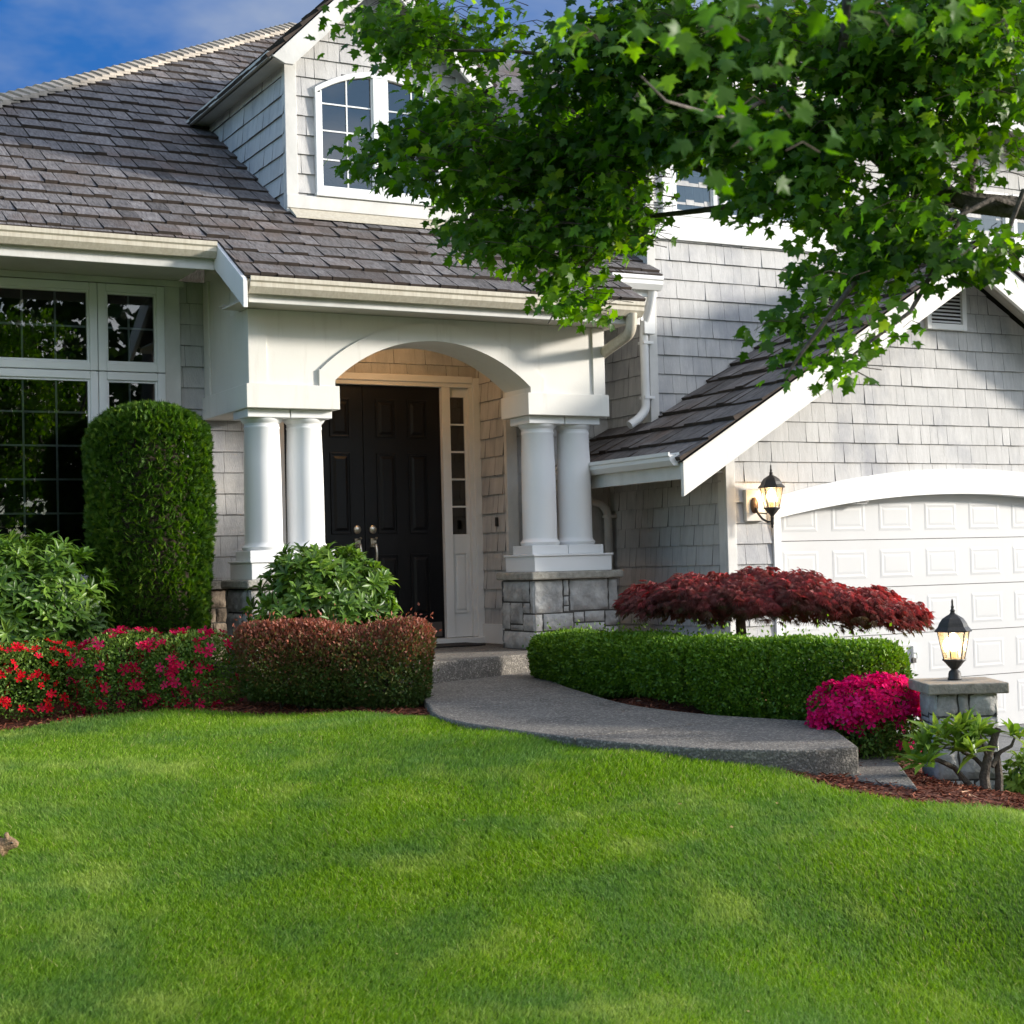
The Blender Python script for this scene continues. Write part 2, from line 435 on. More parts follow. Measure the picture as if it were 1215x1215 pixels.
def np_build(name, mats, parts, parent=None, smooth=False):
    """parts: list of (verts (n,k,3), faces list of index tuples into k, rnd (n,), material index)"""
    V, Lp, Lt, R, MI = [], [], [], [], []
    base = 0
    for (vs, faces, rnd, mi) in parts:
        n, k, _ = vs.shape
        V.append(vs.reshape(-1, 3))
        off = base + np.arange(n)[:, None] * k
        for f in faces:
            Lp.append(((off + np.array(f)[None, :])).reshape(-1))
            Lt.append(np.full(n, len(f)))
            R.append(rnd)
            MI.append(np.full(n, mi))
        base += n * k
    V = np.concatenate(V); Lp = np.concatenate(Lp); Lt = np.concatenate(Lt); R = np.concatenate(R); MI = np.concatenate(MI)
    me = bpy.data.meshes.new(name)
    me.vertices.add(len(V)); me.vertices.foreach_set('co', V.astype(np.float32).ravel())
    me.loops.add(len(Lp)); me.loops.foreach_set('vertex_index', Lp.astype(np.int32))
    me.polygons.add(len(Lt))
    me.polygons.foreach_set('loop_start', np.concatenate([[0], np.cumsum(Lt)[:-1]]).astype(np.int32))
    me.polygons.foreach_set('loop_total', Lt.astype(np.int32))
    for mt in (mats if isinstance(mats, (list, tuple)) else [mats]): me.materials.append(mt)
    me.polygons.foreach_set('material_index', MI.astype(np.int32))
    at = me.attributes.new('rnd', 'FLOAT', 'FACE')
    at.data.foreach_set('value', np.clip(R, 0, 1).astype(np.float32))
    if smooth: me.polygons.foreach_set('use_smooth', np.ones(len(Lt), bool))
    me.update(calc_edges=True)
    o = bpy.data.objects.new(name, me)
    C.objects.link(o)
    if parent:
        o.parent = parent
        o.matrix_parent_inverse = parent.matrix_world.inverted()
    return o

def thing(name, label, cat, loc=(0, 0, 0), group=None):
    o = bpy.data.objects.new(name, None)
    o.location = loc
    o.empty_display_size = 0.2
    C.objects.link(o)
    o['label'] = label; o['category'] = cat
    if group: o['group'] = group
    o.matrix_world = Matrix.Translation(loc)
    return o

def struct(o, kind='structure'):
    o['kind'] = kind
    return o

# ---- shingles: rows of overlapping slabs clipped to convex outlines
def clip_poly(poly, a, b):
    """keep the left side of line a->b; poly of (u,v)"""
    out = []
    n = len(poly)
    def sd(p): return (b[0] - a[0]) * (p[1] - a[1]) - (b[1] - a[1]) * (p[0] - a[0])
    for i in range(n):
        p, q = poly[i], poly[(i + 1) % n]
        sp, sq = sd(p), sd(q)
        if sp >= 0: out.append(p)
        if (sp >= 0) != (sq >= 0):
            t = sp / (sp - sq)
            out.append((p[0] + (q[0] - p[0]) * t, p[1] + (q[1] - p[1]) * t))
    return out

def shingles(mb, org, U, V, N, outlines, v0, expo, wr, thick, gap=0.004, jit=0.0, seed=1, mi=0, tvar=0.3, skew=0.0, end=2):
    rr = random.Random(seed)
    org, U, V, N = Vector(org), Vector(U), Vector(V), Vector(N)
    us = [p[0] for o in outlines for p in o]; vs = [p[1] for o in outlines for p in o]
    umin, umax, vmin, vmax = min(us), max(us), min(vs), max(vs)
    ef = expo if callable(expo) else (lambda v: expo)
    v = v0
    while v > vmin: v -= ef(v)
    while v < vmax:
        e = ef(v)
        u = umin - rr.random() * wr[1]
        while u < umax:
            wd = rr.uniform(*wr)
            bot = v + rr.uniform(-jit, jit)
            th = thick * (1 + rr.uniform(-tvar, tvar))
            val = min(1, max(0, rr.gauss(0.5, 0.22)))
            sk0, sk1 = rr.uniform(-skew, skew), rr.uniform(-skew, skew)
            uo, vo = rr.random() * 50, rr.random() * 50
            for ol in outlines:
                q = [(u + gap / 2, bot), (u + wd - gap / 2, bot), (u + wd - gap / 2 + sk1, v + e * 1.02), (u + gap / 2 + sk0, v + e * 1.02)]
                for i in range(len(ol)):
                    q = clip_poly(q, ol[i], ol[(i + 1) % len(ol)])
                    if len(q) < 3: break
                if len(q) < 3: continue
                top = []
                for (a, b) in q:
                    t = min(1, max(0, (b - v) / e))
                    top.append(org + U * a + V * b + N * (th * (1 - t) + 0.002))
                base = [org + U * a + V * b - N * 0.004 for (a, b) in q]
                mb.face(top, mi, val, [(a + uo, b + vo) for (a, b) in q])
                k = len(q)
                for i in range(k):
                    j = (i + 1) % k
                    mb.face([base[i], base[j], top[j], top[i]], end, val, [(q[i][0] + uo, q[i][1] + vo)] * 4)
            u += wd
        v += e

# ================================================================== GROUND
CTRL = np.array([
    (0, 0, -1.0), (1, 5.1, -.68), (4, 3.95, -.90), (1.3, 7.05, -.515), (1.9, 10.35, -.30), (3.4, 9.85, -.27), (4.2, 9.3, -.25), (0, 10.4, -.34),
    (4.1, 8.6, -.255), (4.25, 7.8, -.285), (4.55, 7.0, -.33), (4.8, 6.65, -.37), (5.028, 6.510, -0.400), (4.986, 6.225, -0.425), (4.987, 5.976, -0.450), (5.088, 5.796, -0.470), (5.180, 5.670, -0.487), (5.434, 5.609, -0.535), (5.736, 5.561, -0.590), (5.36, 5.90, -.437), (5.22, 6.0, -.438), (5.15, 6.25, -.435), (5.30, 6.3, -.44), (5.55, 5.95, -.47), (6.6, 5.0, -.72),
    (2.5, 11.2, -.12), (3.8, 10.9, -.12), (0.5, 11.5, -.15), (3.4, 10.3, -.19), (2.4, 10.7, -.22),
    (5.85, 10.1, -.20), (5.7, 10.5, -.30), (6.1, 10.3, -.16), (6.0, 8.6, -.20), (6.35, 7.3, -.27), (7.0, 9.6, -.10), (7.4, 10.3, -.03), (6.9, 8.2, -.18),
    (5.75, 6.55, -.45), (6.2, 6.35, -.60), (6.62, 6.5, -.76), (7.2, 6.9, -.98), (7.25, 7.9, -.92), (6.9, 7.4, -.80), (7.5, 8.8, -.95), (7.0, 6.0, -.92), (5.0, 9.0, -.30), (5.1, 7.6, -.36), (5.6, 6.9, -.45), (5.5, 6.3, -.50),
    (8.4, 9.0, -1.0), (9.0, 7.0, -1.05), (7.9, 6.2, -1.0), (10, 10, -.97), (12, 10, -.97), (8.5, 4, -1.1), (12, 6, -1.1), (8.2, 10.2, -.97),
    (5, 14, -.4), (-6, 8, -.6), (-6, -2, -1.1), (8, -4, -1.3), (2.5, 2, -.93), (6, 2, -1.05), (-3, 13, -.3)])
def hgt(x, y):
    x = np.asarray(x, float); y = np.asarray(y, float)
    A = np.c_[np.ones(len(CTRL)), CTRL[:, 0], CTRL[:, 1]]
    near = (np.abs(CTRL[:, 0]) < 7) & (CTRL[:, 1] < 11)
    co, *_ = np.linalg.lstsq(A[near], CTRL[near, 2], rcond=None)
    res = CTRL[:, 2] - A @ co
    d2 = (x[..., None] - CTRL[:, 0]) ** 2 + (y[..., None] - CTRL[:, 1]) ** 2
    wt = 1 / (d2 + 0.05) ** 1.6
    far = np.clip((np.hypot(x - 4, y - 6) - 10) / 12, 0, 1)
    z = co[0] + co[1] * x + co[2] * y + (wt * res).sum(-1) / wt.sum(-1)
    return z * (1 - far) + (-1.0) * far

def inside(poly, x, y):
    x = np.asarray(x); y = np.asarray(y)
    r = np.zeros(x.shape, bool)
    n = len(poly)
    for i in range(n):
        (x0, y0), (x1, y1) = poly[i], poly[(i + 1) % n]
        cnd = (y0 > y) != (y1 > y)
        with np.errstate(divide='ignore', invalid='ignore'):
            xi = (x1 - x0) * (y - y0) / (y1 - y0 + 1e-12) + x0
        r ^= cnd & (x < xi)
    return r

def smooth_line(pts, n=6):
    out = []
    P = [pts[0]] + list(pts) + [pts[-1]]
    for i in range(1, len(P) - 2):
        p0, p1, p2, p3 = [np.array(q, float) for q in P[i - 1:i + 3]]
        for k in range(n):
            t = k / n
            out.append(tuple(0.5 * (2 * p1 + (p2 - p0) * t + (2 * p0 - 5 * p1 + 4 * p2 - p3) * t * t + (3 * p1 - p0 - 3 * p2 + p3) * t ** 3)))
    out.append(tuple(pts[-1]))
    return out

WALK_L = smooth_line([(4.93, 10.36), (4.62, 9.9), (4.36, 9.25), (4.17, 8.72), (4.17, 8.29), (4.24, 7.99), (4.33, 7.66), (4.47, 7.27), (4.62, 7.0), (4.80, 6.75), (5.04, 6.55), (5.22, 6.45)])
WALK_R = smooth_line([(5.99, 10.70), (5.80, 10.2), (5.64, 9.7), (5.55, 9.25), (5.46, 8.75), (5.46, 8.35), (5.58, 7.9), (5.75, 7.6), (5.95, 7.29)])
LAWN_EDGE = [(-8, 10.5), (0.2, 10.45), (1.2, 10.42), (1.9, 10.38), (2.6, 10.36), (3.1, 10.15), (3.6, 9.82), (4.0, 9.45), (4.22, 9.05), (4.18, 8.72), (4.17, 8.29), (4.24, 7.99), (4.33, 7.66), (4.47, 7.27), (4.62, 7.0), (4.80, 6.75), (4.95, 6.63), (5.028, 6.510), (4.986, 6.225), (4.987, 5.976), (5.088, 5.796), (5.180, 5.670), (5.434, 5.609), (5.736, 5.561), (6.4, 5.2), (7.4, 4.5)]
LAWN = LAWN_EDGE + [(7.6, 3.5), (7.6, -6), (-8, -6)]

def grid_mesh(name, xs, ys, dz, m_, keep=None, kind='structure'):
    X, Y = np.meshgrid(xs, ys)
    Z = hgt(X, Y) + dz
    nx, ny = len(xs), len(ys)
    V = np.stack([X, Y, Z], -1).reshape(-1, 3)
    idx = np.arange(nx * ny).reshape(ny, nx)
    Q = np.stack([idx[:-1, :-1], idx[:-1, 1:], idx[1:, 1:], idx[1:, :-1]], -1).reshape(-1, 4)
    if keep is not None:
        cx = V[Q].mean(1)
        Q = Q[keep(cx[:, 0], cx[:, 1])]
    me = bpy.data.meshes.new(name)
    me.from_pydata(V.tolist(), [], Q.tolist())
    me.materials.append(m_)
    me.polygons.foreach_set('use_smooth', [True] * len(me.polygons))
    o = bpy.data.objects.new(name, me)
    C.objects.link(o)
    o['kind'] = kind
    return o

ax = np.concatenate([[-900, -300, -120, -60, -30, -18], np.arange(-10, 16.01, 0.35), [20, 30, 60, 120, 300, 900]])
ay = np.concatenate([[-900, -300, -120, -60, -30, -15], np.arange(-8, 26.01, 0.35), [32, 60, 120, 300, 900]])
grid_mesh('ground', ax, ay, -0.05, M['soil'])
grid_mesh('lawn', np.arange(-8, 7.8, 0.05), np.arange(-6, 10.8, 0.05), 0.004, M['turf'], lambda x, y: inside(LAWN, x, y))
BED_OUT = lambda x, y: ~inside(LAWN, x, y) & (x > -8) & (x < 7.6) & (y < 12.1)
grid_mesh('planting_bed', np.arange(-8, 7.65, 0.07), np.arange(3.4, 12.12, 0.07), 0.0, M['mulch'], BED_OUT)

# grass blades
def make_grass():
    n = 3400000
    x = rng.uniform(-2.5, 7.4, n); y = rng.uniform(2.6, 10.6, n)
    t = x * fwd[0] + y * fwd[1]
    l = x * right[0] + y * right[1]
    ok = (t > 3.4) & (np.abs(l) < 0.335 * t + 0.45)
    p = np.clip((5.2 / t) ** 1.7, 0, 1)
    ok &= rng.random(n) < p
    ok &= inside(LAWN, x + rng.normal(0, .012, n), y + rng.normal(0, .012, n))
    x, y, t = x[ok], y[ok], t[ok]
    n = len(x)
    z = hgt(x, y)
    root = np.stack([x, y, z], -1)
    lump = 0.5 + 0.25 * np.sin(3.1 * x + 1.7 * y + 1) + 0.25 * np.sin(-2.3 * x + 4.1 * y) * np.sin(5.3 * x)
    hh = rng.uniform(0.016, 0.043, n) * (0.8 + 0.45 * lump)
    ww = 0.0008 + 0.00023 * t
    ww = ww * rng.uniform(0.7, 1.2, n)
    a = rng.uniform(0, 2 * np.pi, n)
    side = np.stack([np.cos(a), np.sin(a), np.zeros(n)], -1)
    b = rng.uniform(0, 2 * np.pi, n)
    lean = np.stack([np.cos(b), np.sin(b), np.zeros(n)], -1) * (hh * rng.uniform(0.1, 0.9, n))[:, None]
    lean += np.stack([np.sin(1.3 * y + x), np.cos(1.1 * x - y), 0 * x], -1) * 0.25 * hh[:, None]
    up = np.zeros((n, 3)); up[:, 2] = hh
    v0 = root - side * ww[:, None]; v1 = root + side * ww[:, None]
    mid = root + up * 0.6 + lean * 0.35
    v2 = mid - side * ww[:, None] * 0.7; v3 = mid + side * ww[:, None] * 0.7
    v4 = root + up * 0.95 + lean
    vs = np.stack([v0, v1, v3, v2, v4], 1)
    r = np.clip(rng.normal(0.45, 0.2, n), 0, .93)
    dry = rng.random(n) < 0.035
    r[dry] = 1.0
    o = np_build('grass', G_GRASS, [(vs, [(0, 1, 2, 3), (3, 2, 4)], r, 0)])
    o['kind'] = 'stuff'
    print('grass blades', n)
make_grass()

# bark chips on the bed
def make_chips():
    n = 60000
    x = rng.uniform(1.0, 7.2, n); y = rng.uniform(4.6, 11, n)
    vis = ~inside(LAWN, x, y)
    nearR = (y < 6.75) & (x > 4.95)
    edge = np.zeros(n, bool)
    for (ex, ey) in smooth_line(LAWN_EDGE[2:9], 5) + WALK_R[::2]:
        edge |= (x - ex) ** 2 + (y - ey) ** 2 < 0.3 ** 2
    vis &= nearR | edge
    x, y = x[vis], y[vis]
    n = len(x)
    c = np.stack([x, y, hgt(x, y) + rng.uniform(0.0, 0.016, n)], -1)
    a = rng.uniform(0, 6.28, n)
    A = np.stack([np.cos(a), np.sin(a), rng.normal(0, .3, n)], -1)
    A /= np.linalg.norm(A, axis=1)[:, None]
    B = np.cross(A, np.stack([rng.normal(0, .4, n), rng.normal(0, .4, n), np.ones(n)], -1))
    B /= np.linalg.norm(B, axis=1)[:, None]
    Nn = np.cross(A, B)
    l = rng.uniform(0.010, 0.032, n)[:, None]; wd = rng.uniform(0.003, 0.008, n)[:, None]; h = 0.003
    vs = np.stack([c + A * l + B * wd * .5, c - A * l + B * wd, c - A * l - B * wd, c + A * l - B * wd * .6,
                   c + A * l * .9 + Nn * h, c - A * l * .9 + Nn * h], 1)
    o = np_build('bark_chips', M['chip'], [(vs, [(0, 1, 5, 4), (2, 3, 4, 5), (1, 2, 5), (3, 0, 4)], np.clip(rng.normal(.5, .25, n), 0, 1), 0)])
    o['kind'] = 'stuff'
make_chips()

# ---- porch floor, walk, lower slab, driveway
mb = MB()
FLOOR = [(4.62, 10.26), (4.98, 10.385), (5.86, 10.70), (6.08, 10.78), (6.08, 11.05), (7.0, 11.05), (7.0, 12.06), (4.3, 12.06), (4.3, 12.6), (3.7, 12.06), (3.7, 10.9), (4.62, 10.9)]
FLOOR = [(4.62, 10.26), (4.98, 10.385), (5.86, 10.70), (6.08, 10.78), (6.12, 11.03), (7.02, 11.03), (7.02, 12.08), (6.49, 12.08), (6.49, 12.59), (4.26, 12.59), (4.26, 12.08), (3.7, 12.08), (3.7, 11.03), (4.62, 11.03)]
mb.prism([(x, y, -0.35) for x, y in FLOOR], (0, 0, -0.35), (0, 0, 0))
struct(mb.build('porch_floor', M['aggregate'], bevel=0.012))
mb = MB()
wz = lambda y: -.15 - .037 * (10.4 - y)
ring = WALK_L + [(5.45, 6.42)] + WALK_R[::-1]
L_, R_ = WALK_L, WALK_R + [(5.72, 6.86), (5.47, 6.41)]
def resamp(P, n):
    P = np.array(P); d = np.r_[0, np.cumsum(np.hypot(*np.diff(P, axis=0).T))]
    s = np.linspace(0, d[-1], n)
    return np.stack([np.interp(s, d, P[:, 0]), np.interp(s, d, P[:, 1])], -1)
NL = 60
LA = resamp(WALK_L, NL); RA = resamp(R_[:-1] + [(5.47, 6.42)], NL)
LA[0] = (4.9, 10.352); RA[0] = (6.0, 10.742)
for (i0, i1) in ((0, 21), (21, 41), (41, NL - 1)):
    mb = MB()
    V, Fc = [], []
    n_ = i1 - i0 + 1
    for i in range(i0, i1 + 1):
        sh = .12 if (i == i0 and i0 > 0) else 0          # 8 mm control joint between pours
        l_ = LA[i] + (LA[min(i + 1, NL - 1)] - LA[i]) * sh; r_ = RA[i] + (RA[min(i + 1, NL - 1)] - RA[i]) * sh
        for (q, zz) in ((l_, 0), (r_, 0), (r_, -.22), (l_, -.22)):
            V.append((q[0], q[1], wz(q[1]) + zz))
    for i in range(n_ - 1):
        for k in range(4):
            Fc.append((i * 4 + k, i * 4 + (k + 1) % 4, (i + 1) * 4 + (k + 1) % 4, (i + 1) * 4 + k))
    Fc += [(0, 3, 2, 1), tuple((n_ - 1) * 4 + k for k in range(4))]
    mb.mesh(V, Fc)
    struct(mb.build('walkway', M['aggregate'], bevel=0.012))
mb = MB()
mb.prism([(5.40, 6.41, -.62), (5.30, 6.26, -.62), (5.375, 5.89, -.62), (6.16, 6.95, -.62), (6.03, 7.06, -.62)], (0, 0, -.62), (0, 0, -.435))
struct(mb.build('lower_step', M['aggregate'], bevel=0.012))
mb = MB()
dz = lambda y: -.862 - .012 * (10.36 - y)
for (y0, y1) in ((10.47, 9.2), (9.18, 6.6), (6.58, 3.6), (3.58, -8)):
    for (x0, x1) in ((7.12, 10.02), (10.04, 13.2)):
        mb.face([(x0, y1, dz(y1)), (x1, y1, dz(y1)), (x1, y0, dz(y0)), (x0, y0, dz(y0))])
struct(mb.build('driveway', M['driveway']))
mb = MB()
mb.face([(7.1, -8, dz(-8) - .012), (13.3, -8, dz(-8) - .012), (13.3, 10.48, dz(10.48) - .012), (7.1, 10.48, dz(10.48) - .012)])
struct(mb.build('driveway_joint', M['mortar']))

# ================================================================== HOUSE
house = thing('house', 'grey shingled house with white columned porch, dormer and black double front door', 'house', (5.3, 12, 0))
EXP, V0 = 0.1655, 1.633
def wall_front(name, y, rects_or_polys, seed, wr=(0.08, 0.21), parent=house, e=EXP, v0=V0, th=0.015):
    """front-facing (towards -Y) shingle wall; outlines are counter-clockwise (x,z) polygons"""
    mb = MB()
    for pl in rects_or_polys:
        mb.face([(x, y + 0.02, z) for x, z in pl], 1)
    shingles(mb, (0, y, 0), (1, 0, 0), (0, 0, 1), (0, -1, 0), rects_or_polys, v0, e, wr, th, 0.002, 0.001, seed)
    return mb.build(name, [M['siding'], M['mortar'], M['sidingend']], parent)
def rect(x0, x1, z0, z1): return [(x0, z0), (x1, z0), (x1, z1), (x0, z1)]
def wall_left(name, x, polys, seed, wr=(0.07, 0.17), parent=house, e=EXP, v0=V0):
    """wall facing -X; polygons in (u = -Y, z)"""
    mb = MB()
    for pl in polys:
        mb.face([(x + 0.02, -u, z) for u, z in pl], 1)
    shingles(mb, (x, 0, 0), (0, -1, 0), (0, 0, 1), (-1, 0, 0), polys, v0, e, wr, 0.016, 0.003, 0.001, seed)
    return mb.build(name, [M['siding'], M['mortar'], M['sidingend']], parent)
def lrect(y0, y1, z0, z1): return [(-y1, z0), (-y0, z0), (-y0, z1), (-y1, z1)]

YW = 12.1
wall_front('wall', YW, [rect(3.62, 4.2, .62, 2.96), rect(.35, 1.62, .62, 2.96), rect(1.62, 3.62, .62, .66)], 3)
wall_front('wall', YW, [rect(6.6, 7.56, -.1, 2.96)], 4)
wall_front('wall', 12.62, [rect(4.2, 6.5, 2.3, 2.95)], 5)
wall_left('wall', 6.5, [lrect(12.12, 12.62, .0, 2.95)], 6)
wall_left('wall', 7.55, [lrect(10.37, 12.1, .02, 1.50), lrect(11.42, 14, 1.50, 4.9)], 8)
# garage gable wall with the arch cut
XC, GH = 10.0, 10.35
def groof(x): return 1.474 + .6 * (min(x, 2 * XC - x) - 6.9)
gp = [rect(7.60, 8.0, .05, 1.40), [(7.60, 1.40), (12.4, 1.40), (12.4, groof(7.6) - .1), (10.0, groof(10.0) - .1), (7.60, groof(7.6) - .1)], rect(12.05, 12.4, .05, 1.40)]
gp[1] = [(7.60, 1.30), (12.4, 1.30), (12.4, groof(7.6) - .12), (10.0, groof(10.0) - .12), (7.60, groof(7.6) - .12)]
gp[0] = rect(7.60, 8.0, .05, 1.30); gp[2] = rect(12.05, 12.4, .05, 1.30)
# arch-shaped lower limit: split the upper polygon in vertical strips above the door trim
ADX, AR_O, AR_I = 10.05, 8.9, 10.6
def arch_o(x): return 1.418 - (AR_O - math.sqrt(max(0, AR_O ** 2 - (x - ADX) ** 2)))
def arch_i(x): return 1.203 - (AR_I - math.sqrt(max(0, AR_I ** 2 - (x - ADX) ** 2)))
strips = [rect(7.60, 7.98, .05, 1.30), rect(12.12, 12.4, .05, 1.30), [(7.60, 1.3), (7.98, 1.3), (7.98, groof(7.98) - .12), (7.6, groof(7.6) - .12)], [(12.12, 1.3), (12.4, 1.3), (12.4, groof(12.4) - .12), (12.12, groof(12.12) - .12)]]
xs = np.linspace(7.98, 12.12, 13)
strips = [[(7.60, .05), (7.98, .05), (7.98, groof(7.98) - .12), (7.6, groof(7.6) - .12)], [(12.12, .05), (12.4, .05), (12.4, groof(12.4) - .12), (12.12, groof(12.12) - .12)],
          [(7.98, 1.36), (12.12, 1.36), (12.12, groof(12.12) - .12), (10.0, groof(10.0) - .12), (7.98, groof(7.98) - .12)],
          [(7.98, 1.12), (9.0, 1.12), (9.0, 1.36), (7.98, 1.36)], [(11.1, 1.12), (12.12, 1.12), (12.12, 1.36), (11.1, 1.36)]]
wall_front('garage_wall', GH, strips, 9, (0.08, 0.20))
wall_front('wall', 11.4, [rect(7.57, 13.4, 1.4, 4.95)], 10)

# ---- generic trim boards
def trim(name, boxes, mt='trim', bevel=0.004, parent=house):
    if name in ('door_frame', 'plinth'):
        mb = MB()
        for b in boxes: mb.box(*b)
        return mb.build(name, M[mt], parent, bevel=bevel)
    for b in boxes:
        mb = MB(); mb.box(*b)
        o = mb.build(name, M[mt], parent, bevel=bevel)
    return o
trim('corner_board', [(4.2, 4.29, 12.07, 12.6, .0, 2.95)], 'cream')
trim('corner_board', [(6.49, 6.598, 12.07, 12.118, .0, 2.95)], 'worn')
trim('corner_board', [(7.53, 7.62, 10.325, 10.365, .0, 1.86), (7.53, 7.55, 10.3655, 10.44, .0, 1.55)], 'worn')
trim('corner_board', [(7.53, 7.615, 11.37, 11.418, 1.6, 4.9), (7.53, 7.549, 11.419, 11.5, 1.6, 4.9)], 'worn')
trim('baseboard', [(6.465, 6.489, 12.1, 12.6, .0, .17)], 'trim')

# ---- left window bank
def muntin_window(name, x0, x1, z0, z1, y, fw, vx, hz, parent=house, mw=0.007, arch=None, label=None, blind=False, glass='glass'):
    """frame ring + glass + grille; frame faces -Y"""
    mb = MB()
    mb.box(x0, x0 + fw, y - .03, y + .03, z0, z1); mb.box(x1 - fw, x1, y - .03, y + .03, z0, z1)
    mb.box(x0 + fw, x1 - fw, y - .029, y + .03, z0, z0 + fw); mb.box(x0 + fw, x1 - fw, y - .029, y + .03, z1 - fw, z1)
    o = mb.build(name, M['vinyl'], parent, bevel=0.006)
    if label: o['label'] = label
    mb = MB()
    a = fw * .28
    mb.box(x0 + fw, x0 + fw + a, y - .014, y + .025, z0 + fw, z1 - fw); mb.box(x1 - fw - a, x1 - fw, y - .014, y + .025, z0 + fw, z1 - fw)
    mb.box(x0 + fw + a, x1 - fw - a, y - .0135, y + .025, z0 + fw, z0 + fw + a); mb.box(x0 + fw + a, x1 - fw - a, y - .0135, y + .025, z1 - fw - a, z1 - fw)
    mb.build('sash', M['vinyl'], o, bevel=0.003)
    mb = MB()
    mb.face([(x0 + fw, y, z0 + fw), (x1 - fw, y, z0 + fw), (x1 - fw, y, z1 - fw), (x0 + fw, y, z1 - fw)])
    mb.build('pane', M[glass], o)
    mb = MB()
    for x in vx: mb.box(x - mw, x + mw, y + .006, y + .016, z0 + fw, z1 - fw)
    for z in hz: mb.box(x0 + fw, x1 - fw, y + .0065, y + .0155, z - mw, z + mw)
    if vx or hz: mb.build('muntin', M['muntin'], o)
    if blind:
        mb = MB()
        for k in range(int((z1 - z0) / .03)):
            zz = z0 + .03 * k
            mb.box(x0 + fw, x1 - fw, y + .05, y + .052, zz, zz + .027)
        mb.build('blind', M['blind'], o)
    return o
YG = 12.06
muntin_window('window', 1.64, 2.982, 2.232, 2.90, YG, .06, (1.94, 2.185, 2.43, 2.674), (2.565,))
muntin_window('window', 2.986, 3.50, 2.232, 2.90, YG, .062, (3.229,), (2.568,))
muntin_window('window', 1.64, 2.982, .62, 2.226, YG, .06, (1.94, 2.185, 2.43, 2.674), (1.913, 1.661, 1.408, 1.153, .90))
muntin_window('window', 2.986, 3.50, .62, 2.226, YG, .062, (3.229,), (1.913, 1.661, 1.408, 1.153, .90))
trim('window_casing', [(3.502, 3.625, 12.045, 12.11, .62, 2.905), (1.52, 1.638, 12.045, 12.11, .62, 2.905), (1.50, 3.66, 12.04, 12.11, 2.906, 2.955), (1.50, 3.66, 12.02, 12.11, .555, .618)], 'worn')
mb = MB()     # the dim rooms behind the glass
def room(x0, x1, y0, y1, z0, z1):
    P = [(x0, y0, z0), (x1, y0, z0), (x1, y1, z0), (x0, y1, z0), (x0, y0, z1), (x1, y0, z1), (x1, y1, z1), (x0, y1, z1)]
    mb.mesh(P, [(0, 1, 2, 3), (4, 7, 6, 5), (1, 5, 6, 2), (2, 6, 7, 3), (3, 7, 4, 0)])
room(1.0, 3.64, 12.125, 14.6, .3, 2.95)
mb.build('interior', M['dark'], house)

# stone skirt along the left wall
def stone_patch(mb, P0, U, V, N, rects, bulge=0.018, seed=1, mi=0):
    rr = random.Random(seed)
    P0, U, V, N = [Vector(a) for a in (P0, U, V, N)]
    for (u0, u1, v0, v1) in rects:
        g = 0.0045
        u0 += g; u1 -= g; v0 += g; v1 -= g
        nu = max(3, int((u1 - u0) / .022)); nv = max(3, int((v1 - v0) / .022))
        val = min(1, max(0, rr.gauss(.5, .25)))
        ph = [rr.uniform(0, 6.28) for _ in range(6)]
        tl = (rr.uniform(-.5, .5), rr.uniform(-.5, .5))
        VV = []
        for j in range(nv + 1):
            for i in range(nu + 1):
                s, t = i / nu, j / nv
                u = u0 + (u1 - u0) * s; v = v0 + (v1 - v0) * t
                edge = min(min(s * (u1 - u0), (1 - s) * (u1 - u0)), min(t * (v1 - v0), (1 - t) * (v1 - v0)))
                k = min(1, edge / 0.016) ** .6
                hgh = bulge * k * (.75 + .2 * math.sin(31 * u + ph[0] + 2 * math.sin(17 * v + ph[1])) + .18 * math.sin(53 * v + ph[2] + 1.5 * math.sin(41 * u + ph[3])) + .12 * math.sin(90 * (u + v) + ph[4])
                                   + .25 * tl[0] * (s - .5) + .25 * tl[1] * (t - .5))
                ju = 0.003 * math.sin(60 * v + ph[5]) if 0 < t < 1 else 0
                VV.append(P0 + U * (u + ju) + V * v + N * (hgh + rr.uniform(-.0012, .0012)))
        mb.mesh(VV, [(j * (nu + 1) + i, j * (nu + 1) + i + 1, (j + 1) * (nu + 1) + i + 1, (j + 1) * (nu + 1) + i) for j in range(nv) for i in range(nu)], mi, val)

def random_ashlar(u0, u1, v0, v1, seed, hs=(.09, .15), ws=(.12, .28)):
    rr = random.Random(seed)
    out = []
    v = v0
    while v < v1 - .02:
        h = min(rr.uniform(*hs), v1 - v)
        if v1 - v - h < .05: h = v1 - v
        u = u0
        while u < u1 - .02:
            wd = min(rr.uniform(*ws), u1 - u)
            if u1 - u - wd < .06: wd = u1 - u
            out.append((u, u + wd, v, v + h))
            u += wd
        v += h
    return out
mb = MB()
mb.box(.3, 4.1, 12.035, 12.11, -.4, .55, 1)
stone_patch(mb, (0, 12.033, 0), (1, 0, 0), (0, 0, 1), (0, -1, 0), random_ashlar(.3, 4.1, -.3, .55, 5), .02, 5)
sk = mb.build('stone_skirt', [M['stonebrown'], M['mortar']], house, smooth=True)
trim('sill_stone', [(.28, 4.12, 11.98, 12.12, .552, .617)], 'capstone', .008, sk)

